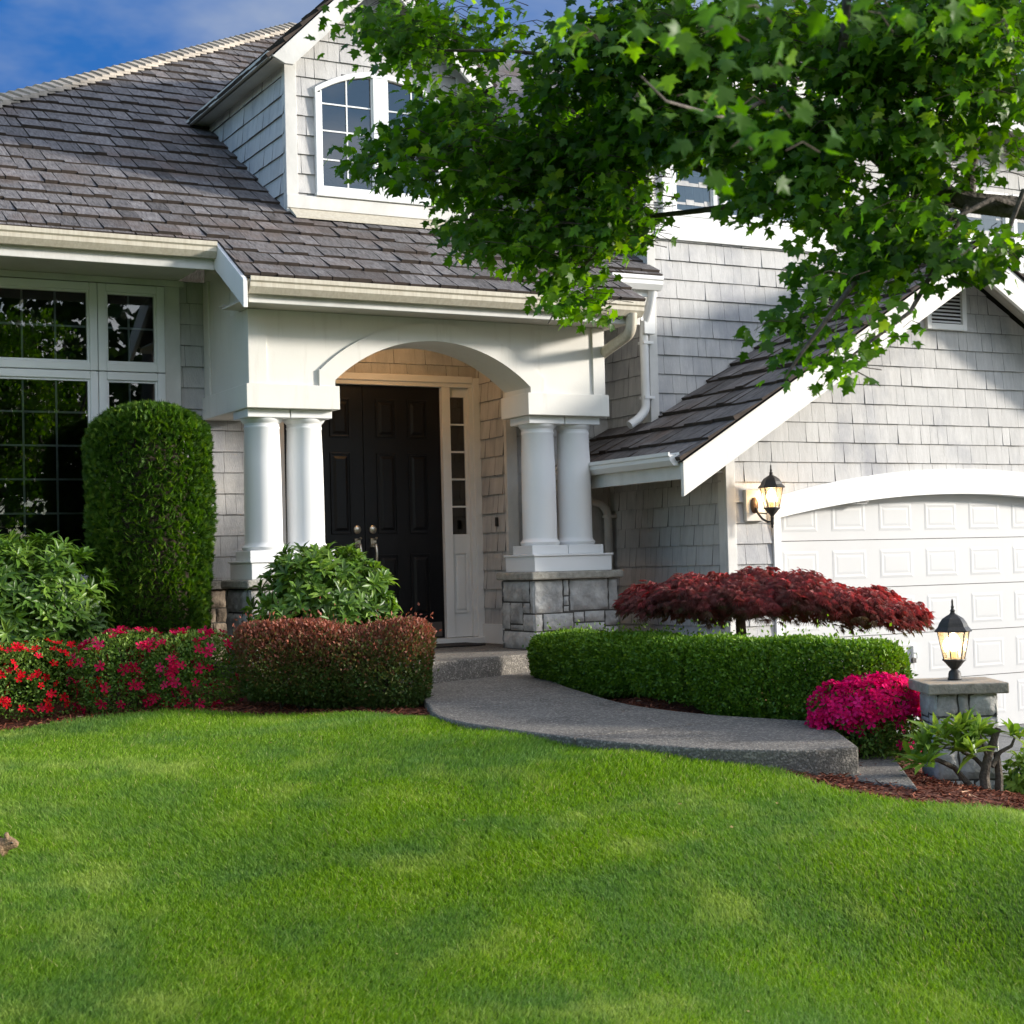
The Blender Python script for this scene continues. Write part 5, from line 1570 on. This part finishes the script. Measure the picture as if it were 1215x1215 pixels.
# ---- barberry hedge
def clipped(name, label, path, hw, z0, z1, n, leafL, mt, cat, seed, pw=3.2, wid=.62, rfun=None, bump=.07, updir=.35, wave=0.0, depth=.35):
    """clipped hedge along a path with a rounded box section and rounded ends"""
    path = np.array(path, float)
    seg = np.diff(path, axis=0); ln = np.hypot(*seg.T); cum = np.r_[0, np.cumsum(ln)]
    tot = cum[-1]
    s = rng.uniform(-hw * .98, tot + hw * .98, n)
    sc_ = np.clip(s, 0, tot)
    px = np.interp(sc_, cum, path[:, 0]); py = np.interp(sc_, cum, path[:, 1])
    i = np.clip(np.searchsorted(cum, sc_) - 1, 0, len(seg) - 1)
    T = seg[i] / ln[i][:, None]; S = np.stack([T[:, 1], -T[:, 0]], -1)
    over = (s - sc_) / hw
    ring = np.sqrt(np.clip(1 - np.abs(over) ** 2.6, 0, 1))
    a = rng.uniform(0, 2 * np.pi, n)
    ca, sa = np.cos(a), np.sin(a)
    k = 1 / (np.abs(ca) ** pw + np.abs(sa) ** pw) ** (1 / pw)
    zb_ = hgt(px, py) + .015
    zt_ = z1 + wave * lump(np.stack([px, py, 0 * px], -1), 5, seed + 9)
    zc, hz_ = (zb_ + zt_) / 2, (zt_ - zb_) / 2
    dep = 1 - depth * rng.random(n) ** 2
    off = ca * k * hw * ring
    P0 = np.stack([px, py, np.full(n, 0.)], -1)
    P = np.stack([px + S[:, 0] * off * dep + T[:, 0] * (s - sc_), py + S[:, 1] * off * dep + T[:, 1] * (s - sc_), zc + sa * k * hz_ * dep * (ring ** .4)], -1)
    lm = lump(P, 7, seed)
    N = unit(np.stack([S[:, 0] * ca + T[:, 0] * over, S[:, 1] * ca + T[:, 1] * over, sa], -1))
    P = P + N * (bump * hw * lm)[:, None]
    P = P + N * (.30 * bump * hw * lump(P, 19, seed + 3))[:, None]
    stray = rng.random(n) < .05
    P[stray] += (N[stray] + np.array([0, 0, .5])) * rng.exponential(.016, stray.sum())[:, None]
    gzz = hgt(P[:, 0], P[:, 1])
    ok = P[:, 2] > gzz - .01
    P, N = P[ok], N[ok]
    c = path.mean(0)
    t = thing(name, label, cat, (c[0], c[1], float(hgt(c[0], c[1]))))
    A = unit(N + rng.normal(0, .8, N.shape) + np.array([0, 0, updir]))
    Lf = rng.uniform(*leafL, len(P))
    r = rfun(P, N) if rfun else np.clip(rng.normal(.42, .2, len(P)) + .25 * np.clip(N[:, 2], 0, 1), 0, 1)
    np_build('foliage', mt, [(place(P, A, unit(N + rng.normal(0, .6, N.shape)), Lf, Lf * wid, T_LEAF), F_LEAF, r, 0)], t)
    mb = MB()
    for q in range(int(tot / .12) + 2):
        u = min(tot, q * .12 + random.uniform(-.04, .04)); u = max(0, u)
        x, y = np.interp(u, cum, path[:, 0]), np.interp(u, cum, path[:, 1])
        g = float(hgt(x, y))
        for _ in range(5):
            e = Vector((x + random.uniform(-hw, hw) * .75, y + random.uniform(-hw, hw) * .75, z0 + (z1 - z0) * random.uniform(.5, .88)))
            mb.tube([(x, y, g - .03), (x + (e.x - x) * .4, y + (e.y - y) * .4, g + (e.z - g) * .5), e], [.008, .006, .003], 5)
    mb.build('stem', M['twig'], t, smooth=True)
    return t
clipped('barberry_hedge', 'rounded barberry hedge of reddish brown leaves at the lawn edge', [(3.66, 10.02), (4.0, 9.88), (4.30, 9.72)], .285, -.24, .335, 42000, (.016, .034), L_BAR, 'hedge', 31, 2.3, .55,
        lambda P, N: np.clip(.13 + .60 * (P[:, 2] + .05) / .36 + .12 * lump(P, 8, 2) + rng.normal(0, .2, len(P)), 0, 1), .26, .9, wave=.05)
clipped('boxwood_hedge', 'low clipped boxwood hedge curving along the walkway', [(5.92, 10.15), (5.88, 9.5), (5.86, 8.9), (5.90, 8.3), (6.05, 7.7), (6.22, 7.25)], .25, -.16, .185, 132000, (.016, .034), L_BOX, 'hedge', 33, 3.6, .62, None, .15, wave=.02)

# ---- weeping red maple
def red_maple():
    c = Vector((6.52, 8.80, 0)); g = float(hgt(c.x, c.y))
    t = thing('red_maple', 'weeping dark red Japanese maple spreading above the boxwood hedge', 'tree', (c.x, c.y, g))
    R_ = np.array([right[0], right[1]]); Fw_ = np.array([fwd[0], fwd[1]]); R_ /= np.linalg.norm(R_); Fw_ /= np.linalg.norm(Fw_)
    n = 10500
    # crown: lens-shaped mound, long arm to the +right side drooping lower
    u = rng.uniform(-.84, 1.26, n * 3); v = rng.uniform(-.6, .6, n * 3)
    hl = np.where(u < 0, .84, 1.26)
    rr2 = (np.abs(u) / hl) ** 3 + (v / .55) ** 2
    ok = rr2 < 1
    u, v, rr2 = u[ok][:n], v[ok][:n], rr2[ok][:n]
    n = len(u)
    hl = np.where(u < 0, .84, 1.26)
    tz = np.interp(u, [-.84, -.6, -.35, .0, .15, .3, .8, 1.1, 1.26], [.40, .50, .575, .60, .565, .58, .48, .36, .24])
    bz = np.interp(u, [-.84, -.4, .0, .4, .8, 1.26], [.34, .30, .29, .25, .22, .18])
    k_ = np.sqrt(np.clip(1 - (v / .55) ** 2, 0, 1))
    ctr = bz + (tz - bz) * (.35 + .15 * k_); thk = (tz - bz) * .5 * k_ + .015
    lay = .026 * np.sin(7 * u + 3 * v) + .028 * np.sin(15 * u - 7 * v) + .016 * np.sin(31 * u + 11 * v)
    hq = rng.random(n) ** .6 * 2 - 1
    z = ctr + thk * hq + lay
    P = np.stack([c.x + R_[0] * u + Fw_[0] * v, c.y + R_[1] * u + Fw_[1] * v, z], -1)
    # outward drooping direction
    O = np.stack([R_[0] * u / hl + Fw_[0] * v / .55, R_[1] * u / hl + Fw_[1] * v / .55, np.zeros(n)], -1)
    A = unit(unit(O) * .8 + rng.normal(0, .45, (n, 3)) + np.array([0, 0, -.75]))
    N = unit(np.array([0, 0, 1.0]) + O * .6 + rng.normal(0, .3, (n, 3)))
    tpl, fcs = [], []
    for a in np.linspace(-1.0, 1.0, 7):
        b = len(tpl); l = 1 - .3 * abs(a)
        tpl += [(0, 0, 0), (.5 * l * math.cos(a) - .04 * math.sin(a), .5 * l * math.sin(a) + .045, .03), (l * math.cos(a), l * math.sin(a), -.14), (.5 * l * math.cos(a) + .04 * math.sin(a), .5 * l * math.sin(a) - .045, .03)]
        fcs += [(b, b + 1, b + 2), (b, b + 2, b + 3)]
    Lf = rng.uniform(.035, .075, n)
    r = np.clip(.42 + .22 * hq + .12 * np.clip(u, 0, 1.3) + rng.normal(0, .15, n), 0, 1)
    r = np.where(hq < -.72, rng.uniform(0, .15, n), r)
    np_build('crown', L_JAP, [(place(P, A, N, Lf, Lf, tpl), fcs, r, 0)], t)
    mb = MB()
    top = Vector((c.x, c.y, .42))
    mb.tube([(c.x + .02, c.y, g - .05), (c.x, c.y, g + .15), (c.x - .015, c.y, .25), top], [.050, .040, .036, .028], 10)
    for (uu, vv, zz_) in ((-.6, .1, .42), (-.4, -.3, .44), (.5, .2, .45), (.9, -.1, .36), (1.2, .05, .26), (.3, -.35, .47), (.1, .4, .46), (.7, .3, .40)):
        e = Vector((c.x + R_[0] * uu + Fw_[0] * vv, c.y + R_[1] * uu + Fw_[1] * vv, zz_))
        b = Vector((c.x - .01, c.y, .28))
        md = b.lerp(e, .4) + Vector((0, 0, .10))
        mb.tube([b, b.lerp(md, .6), md, md.lerp(e, .6) + Vector((0, 0, .02)), e], [.02, .017, .014, .009, .004], 7)
    mb.build('trunk', M['bark'], t, smooth=True)
red_maple()

# ---- leggy rhododendron with bare stems by the pillar
def leggy():
    b = Vector((5.93, 6.02, float(hgt(5.93, 6.02))))
    t = thing('leggy_rhododendron', 'leggy pale green rhododendron with bare pruned stems before the stone pillar', 'bush', b)
    def q(u, v, z): return Vector((5.93 + right[0] * u + fwd[0] * v, 6.02 + right[1] * u + fwd[1] * v, z))
    mb = MB()
    br = [([q(.02, 0, b.z - .04), q(.01, 0, -.45), q(.03, .0, -.36), q(.06, .0, -.28), q(.085, -.01, -.205)], [.028, .026, .022, .019, .016]),
          ([q(.0, .02, b.z - .04), q(-.08, .02, -.47), q(-.14, .0, -.40), q(-.22, -.03, -.36), q(-.31, -.06, -.33)], [.018, .016, .014, .012, .008]),
          ([q(.03, .02, -.42), q(-.02, .05, -.36), q(-.08, .05, -.33), q(-.13, .02, -.27)], [.013, .011, .009, .006]),
          ([q(.05, .0, -.40), q(.10, .02, -.33), q(.16, .02, -.30), q(.17, .0, -.26)], [.014, .011, .009, .006]),
          ([q(.09, .03, b.z - .03), q(.095, .03, -.45), q(.085, .03, -.33)], [.022, .02, .016]),
          ([q(.03, .0, -.36), q(.0, -.03, -.28), q(-.02, -.04, -.22)], [.009, .008, .005])]
    for pts, rd in br: mb.tube(pts, rd, 9)
    mb.build('stem', M['cutwood'], t, smooth=True)
    cs = [(-.33, -.05, -.31), (-.27, -.03, -.27), (-.20, -.04, -.25), (-.31, -.10, -.37), (-.36, -.02, -.36), (-.13, .0, -.24), (-.08, .03, -.22), (-.02, -.04, -.21), (-.15, -.06, -.31), (-.10, .0, -.29), (-.04, .0, -.27), (.0, .04, -.24), (-.24, .02, -.33), (.16, .0, -.25), (.20, .03, -.27), (-.06, -.08, -.32), (.25, .02, -.35)]
    P = np.array([tuple(q(*c)) for c in cs])
    P = np.concatenate([P, P[:12] + rng.normal(0, .03, (12, 3))])
    P[:, 2] += .015
    N = unit(np.array([0, 0, .6]) + rng.normal(0, .5, P.shape))
    PP, AA, NN, LL, WW, RR = whorls(P, N, 8, (.085, .15), (.024, .038), .9, .9)
    np_build('foliage', L_RHO2, [(place(PP, AA, NN, LL, WW, T_LONG), F_LONG, RR, 0)], t, True)
leggy()
rhodo('pale leafy bush beside the bare pruned stems, cut by the right border', (6.34, 6.06, -.53), (.18, .15, .18), 150, (.05, .075), (.020, .030), 9, -.78, L_RHO2, 7)

# ---- foreground maple tree
def maple_tree():
    base = (6.5, 0.6)
    g = float(hgt(*base))
    t = thing('maple_tree', 'large green maple with spreading leafy limbs hanging over the lawn', 'tree', (*base, g))
    def w3(u, v, tt):
        """place of a limb seen in the photograph, metres in front of the viewer"""
        d = RW.T @ np.array([(u - 607.5) / F_PX, (v - 607.5) / F_PX, 1.0])
        return EYE + d * tt
    mb = MB()
    S0 = np.array([*base, 2.2])
    mb.tube([(base[0], base[1], g - .1), (base[0] - .03, base[1] + .02, .0), (base[0] - .02, base[1], 1.2), tuple(S0), (base[0] + .05, base[1] + .1, 3.6), (base[0], base[1] + .2, 5.2)], [.20, .155, .14, .125, .09, .05], 14)
    limbs = [([(1400, 262, 6.05), (1290, 252, 6.05), (1215, 247, 6.0), (1150, 240, 6.0), (1105, 226, 6.05), (1064, 204, 6.1), (1010, 160, 6.2), (930, 110, 6.4), (820, 60, 6.6), (700, 20, 6.7)], [.06, .052, .044, .040, .036, .033, .026, .02, .014, .008]),
             ([(1130, 238, 6.0), (1040, 265, 6.2), (930, 235, 6.5), (800, 190, 6.8), (690, 160, 7.0), (560, 165, 7.0), (470, 190, 6.9)], [.026, .022, .018, .015, .012, .008, .004]),
             ([(930, 235, 6.5), (830, 250, 6.7), (740, 260, 6.8), (680, 330, 6.8), (650, 385, 6.8)], [.014, .012, .010, .007, .003]),
             ([(1064, 204, 6.1), (1060, 280, 5.9), (1010, 340, 5.8), (950, 420, 5.7), (930, 450, 5.7)], [.018, .014, .011, .007, .003]),
             ([(1150, 240, 6.0), (1120, 300, 5.8), (1080, 370, 5.7), (1000, 430, 5.7)], [.014, .011, .008, .004]),
             ([(1215, 247, 6.0), (1180, 235, 5.9), (1110, 270, 5.8), (1090, 300, 5.8)], [.012, .010, .008, .004]),
             ([(1215, 225, 5.8), (1190, 290, 5.8), (1160, 330, 5.8)], [.010, .008, .004]),
             ([(820, 60, 6.6), (700, 70, 6.8), (600, 60, 6.9), (480, 60, 6.9)], [.013, .010, .008, .004]),
             ([(930, 110, 6.4), (860, 140, 5.2), (790, 120, 4.0), (760, 90, 3.4)], [.010, .007, .004, .002]),
             ([(1010, 160, 6.2), (1000, 60, 5.8), (1010, -60, 5.6), (980, -200, 5.4)], [.02, .018, .015, .01]),
             ([(1150, 240, 6.0), (1160, 120, 6.2), (1150, 0, 6.4), (1120, -160, 6.5)], [.022, .02, .016, .01])]
    for pts, rd in limbs:
        P = [tuple(w3(*p)) for p in pts]
        if pts[0][0] == 1400: P = [tuple(S0)] + P; rd = [.085] + rd
        mb.tube(P, rd, 9)
    mb.build('trunk', M['bark'], t, smooth=True)
    # leaf clumps: (u, v, distance, ru, rv, leaves)
    CL = [(460, 40, 6.9, 42, 50, 95), (520, 45, 6.9, 50, 48, 120), (590, 55, 6.9, 55, 60, 160), (650, 110, 6.9, 60, 60, 200), (560, 120, 7.0, 70, 35, 120), (470, 75, 6.9, 40, 28, 60),
          (440, 195, 6.9, 28, 22, 40), (480, 165, 6.9, 45, 35, 90), (540, 170, 7.0, 55, 45, 150), (500, 205, 6.9, 45, 28, 80), (560, 225, 7.0, 50, 35, 110), (620, 190, 7.0, 60, 55, 200), (590, 270, 7.0, 45, 32, 90), (650, 260, 6.9, 55, 50, 170), (545, 275, 6.9, 20, 22, 24), (560, 300, 6.9, 16, 16, 14),
          (610, 300, 6.9, 30, 20, 36), (680, 310, 6.8, 38, 40, 80), (670, 360, 6.8, 28, 26, 46), (700, 370, 6.8, 16, 16, 18), (710, 275, 6.8, 40, 40, 100), (745, 285, 6.8, 28, 22, 40), (700, 200, 6.9, 60, 55, 220), (745, 240, 6.8, 36, 36, 80),
          (700, 60, 6.7, 70, 60, 240), (770, 40, 6.5, 70, 60, 240), (780, 130, 6.6, 65, 60, 240), (745, 165, 6.8, 50, 45, 140), (850, 60, 6.4, 75, 65, 280), (860, 150, 6.4, 60, 50, 190), (800, 180, 6.6, 45, 22, 50), (890, 225, 6.5, 40, 30, 90), (920, 250, 6.3, 45, 24, 70), (900, 200, 6.4, 55, 40, 140), (880, 255, 6.4, 30, 16, 30),
          (940, 60, 6.2, 75, 70, 300), (950, 150, 6.2, 65, 60, 230), (965, 215, 6.2, 55, 40, 130), (985, 265, 6.1, 40, 22, 56), (1030, 60, 6.0, 75, 70, 290), (1040, 140, 6.0, 55, 50, 150), (1120, 40, 5.9, 75, 65, 260), (1190, 40, 5.8, 60, 60, 170), (1130, 120, 5.9, 50, 40, 90), (1190, 120, 5.8, 40, 40, 50), (1100, 165, 5.9, 38, 32, 70),
          (1095, 215, 5.8, 40, 40, 110), (1060, 255, 5.8, 45, 32, 90), (1105, 285, 5.8, 45, 34, 100), (1040, 310, 5.8, 48, 36, 110), (1085, 318, 5.8, 42, 22, 76), (1155, 315, 5.8, 34, 22, 50), (1180, 300, 5.8, 30, 20, 36), (1010, 350, 5.8, 40, 28, 74), (1050, 365, 5.7, 34, 22, 50), (1165, 195, 5.8, 26, 26, 30), (1190, 175, 5.8, 22, 18, 18),
          (960, 375, 5.8, 40, 24, 54), (920, 390, 5.7, 30, 20, 34), (940, 420, 5.7, 26, 22, 30), (985, 405, 5.7, 34, 20, 40), (1030, 400, 5.7, 34, 22, 44), (985, 435, 5.7, 20, 16, 16), (925, 450, 5.7, 9, 12, 5), (1070, 395, 5.7, 18, 16, 18), (1000, 450, 5.7, 14, 12, 8), (970, 330, 5.9, 26, 18, 24),
          (860, 60, 3.2, 90, 60, 26), (930, 170, 3.0, 90, 50, 26), (880, 10, 3.0, 80, 26, 12), (720, 60, 4.2, 60, 50, 36), (1010, 190, 3.3, 60, 40, 16), (830, 130, 3.8, 70, 50, 30), (1060, 20, 3.6, 80, 40, 24), (1180, 20, 3.6, 60, 40, 18),
          # part of the crown above and beside the frame
          (520, -70, 6.8, 110, 55, 150), (760, -90, 6.5, 130, 80, 260), (1000, -90, 6.0, 140, 90, 260), (1230, -70, 5.8, 120, 110, 220), (1300, 100, 5.9, 70, 70, 110), (880, -230, 6.1, 260, 80, 300), (1180, -230, 5.9, 220, 80, 220)]
    Ps, Sz, Tw = [], [], []
    for (u, v, tt, ru, rv, k) in CL:
        k = max(2, int(k * (.50 if tt > 5 else .12)))
        d = rdir(k) * (rng.random(k) ** (1 / 2.2))[:, None]
        dt = .25 if tt < 5 else .42
        uu, vv = u + d[:, 0] * ru, v + d[:, 1] * rv * .93 - 3
        td = tt + d[:, 2] * dt
        dirs = np.stack([(uu - 607.5) / F_PX, (vv - 607.5) / F_PX, np.ones(k)], -1) @ RW
        T = EYE + dirs * td[:, None]          # twig tips, each with its own spray of leaves
        T = T[lump(T, 5.5, 21) > -.27 + .12 * rng.random(k)]
        k = len(T)
        if not k: continue
        Tw.append(T)
        m8 = 7
        off = rng.normal(0, 1, (k, m8, 3)) * np.array([.058, .058, .030])
        Ps.append((T[:, None, :] + off).reshape(-1, 3)); Sz.append(np.full(k * m8, .053 if tt > 5 else .052))
    P = np.concatenate(Ps); n = len(P); Tw = np.concatenate(Tw)
    half = [(0, 0), (-.05, .18), (.08, .38), (.19, .30), (.36, .46), (.52, .66), (.50, .42), (.55, .20), (.70, .27), (.78, .13), (1, 0)]
    tpls = []
    for (asym, droop, fold) in ((.12, .16, .22), (-.12, .34, .10), (.0, .05, .36), (.2, .45, -.15)):
        pts = [(a + asym * .3 * b, b * (1 + asym * .5)) for a, b in half] + [(a - asym * .3 * b, -b * (1 - asym * .5)) for a, b in half[-2:0:-1]]
        tpls.append([(.36, 0, .0)] + [(a, b, fold * abs(b) - .22 * b * b - droop * max(0, a - .2) ** 2) for a, b in pts])
    m_ = len(pts)
    fcs = [(0, 1 + i, 1 + (i + 1) % m_) for i in range(m_)]
    cen = np.array([5.2, 4.2, 2.3])
    O = P - cen; O[:, 2] *= .3
    A = unit(unit(O) * .55 + rng.normal(0, .5, (n, 3)) + np.array([0, 0, -.62]))
    N = unit(np.array([0, 0, .9]) + rng.normal(0, .5, (n, 3)) - fwd * .55)
    Lf = np.concatenate(Sz) * rng.uniform(.7, 1.15, n)
    r = np.clip(rng.normal(.40, .17, n) + np.repeat(rng.normal(0, .16, len(Tw)), 7) + .12 * lump(P, 3, 4), 0, 1)
    # twigs that carry the leaves, in the crown's mesh
    k = len(Tw)
    dirv = unit((cen - Tw) * np.array([1, 1, .5]) + rng.normal(0, .35, (k, 3)))
    ln = rng.uniform(.06, .18, k)[:, None]
    s1 = unit(np.cross(dirv, rdir(k))); s2 = np.cross(dirv, s1)
    rings = []
    for f_, r_ in ((0, .0010), (.5, .0016), (1, .0022)):
        c_ = Tw + dirv * ln * f_ + np.array([0, 0, .02]) * math.sin(math.pi * f_)
        for q in range(4):
            rings.append(c_ + (s1 * math.cos(q * math.pi / 2) + s2 * math.sin(q * math.pi / 2)) * r_)
    tv = np.stack(rings, 1)
    tf = [(i * 4 + q, i * 4 + (q + 1) % 4, i * 4 + 4 + (q + 1) % 4, i * 4 + 4 + q) for i in range(2) for q in range(4)]
    np_build('crown', [L_MAP, M['twig']], [(place(P[q::4], A[q::4], N[q::4], Lf[q::4], Lf[q::4], tpls[q]), fcs, r[q::4], 0) for q in range(4)] + [(tv, tf, np.full(k, .5), 1)], t)
    print('maple leaves', n)
maple_tree()

# ---- the wood across the street: mirrored in the windows
def treeline():
    n = 26000
    az = np.radians(rng.uniform(138, 250, n)); d = 36 + rng.normal(0, 1.6, n)
    top = 10.5 + 2.2 * np.sin(az * 9 + 1) + 1.6 * np.sin(az * 23) + .9 * np.sin(az * 51 + 2)
    z = -1 + (top + 1) * rng.random(n) ** .8
    P = np.stack([4 + d * np.sin(az), 6 + d * np.cos(az), z], -1)
    P += 1.0 * np.stack([lump(P, .5, 1), lump(P, .5, 2), lump(P, .5, 3)], -1)
    L_ = rng.uniform(.35, .8, n)
    o = np_build('treeline', leaf_mat('far_leaf', [(0, (.02, .045, .012)), (1, (.06, .11, .025))], .6, .2), [(place(P, rdir(n), rdir(n), L_, L_ * .7, T_LEAF), F_LEAF, rng.random(n), 0)])
    o['kind'] = 'stuff'
treeline()

# ================================================================== RABBIT
def rabbit():
    o0 = np.array([1.262, 7.085]); g = float(hgt(*o0))
    e = Vector((right[0], right[1], 0)).normalized()
    def q(u, z, v=0.0): return Vector((o0[0], o0[1], g)) + e * u + Vector((fwd[0], fwd[1], 0)).normalized() * v + Vector((0, 0, z))
    t = thing('rabbit', 'small brown rabbit sitting on the lawn at the left border', 'rabbit', (o0[0], o0[1], g))
    V = [(q(-.10, .042), .034), (q(-.06, .055), .050), (q(-.01, .054), .049), (q(.035, .052), .040), (q(.062, .060), .031), (q(.088, .066), .027), (q(.112, .060), .018), (q(.121, .057), .011),
         (q(.072, .090, .012), .009), (q(.066, .104, .014), .009), (q(.064, .111, .014), .005), (q(.076, .090, -.014), .009), (q(.072, .104, -.017), .009), (q(.070, .111, -.017), .005),
         (q(.055, .022, .018), .014), (q(.066, .006, .018), .011), (q(.055, .022, -.018), .014), (q(.066, .006, -.018), .011), (q(-.05, .02, .03), .018), (q(-.01, .007, .03), .012), (q(-.05, .02, -.03), .018), (q(-.01, .007, -.03), .012), (q(-.125, .05), .018)]
    E_ = [(0, 1), (1, 2), (2, 3), (3, 4), (4, 5), (5, 6), (6, 7), (5, 8), (8, 9), (9, 10), (5, 11), (11, 12), (12, 13), (3, 14), (14, 15), (3, 16), (16, 17), (1, 18), (18, 19), (1, 20), (20, 21), (0, 22)]
    me = bpy.data.meshes.new('body')
    me.from_pydata([tuple(p) for p, _ in V], E_, [])
    ob = bpy.data.objects.new('body', me); C.objects.link(ob); ob.parent = t; ob.matrix_parent_inverse = t.matrix_world.inverted()
    me.materials.append(M['fur'])
    sk_ = ob.modifiers.new('skin', 'SKIN')
    if not me.skin_vertices: me.attributes.new('skin', 'FLOAT', 'POINT')
    for i, (_, r) in enumerate(V): me.skin_vertices[0].data[i].radius = (r, r)
    me.skin_vertices[0].data[2].use_root = True
    sb = ob.modifiers.new('subd', 'SUBSURF'); sb.levels = 2; sb.render_levels = 2
    for s in (-1, 1):
        mb = MB(); c = q(.099, .070, s * .0225)
        V2, F2 = [], []
        for i in range(7):
            for k in range(10):
                a, b2 = math.pi * i / 6, 2 * math.pi * k / 10
                V2.append(c + Vector((math.sin(a) * math.cos(b2), math.sin(a) * math.sin(b2), math.cos(a))) * .0052)
        F2 = [(i * 10 + k, (i + 1) * 10 + k, (i + 1) * 10 + (k + 1) % 10, i * 10 + (k + 1) % 10) for i in range(6) for k in range(10)]
        mb.mesh(V2, F2); mb.build('eye', M['eye'], t, smooth=True)
rabbit()
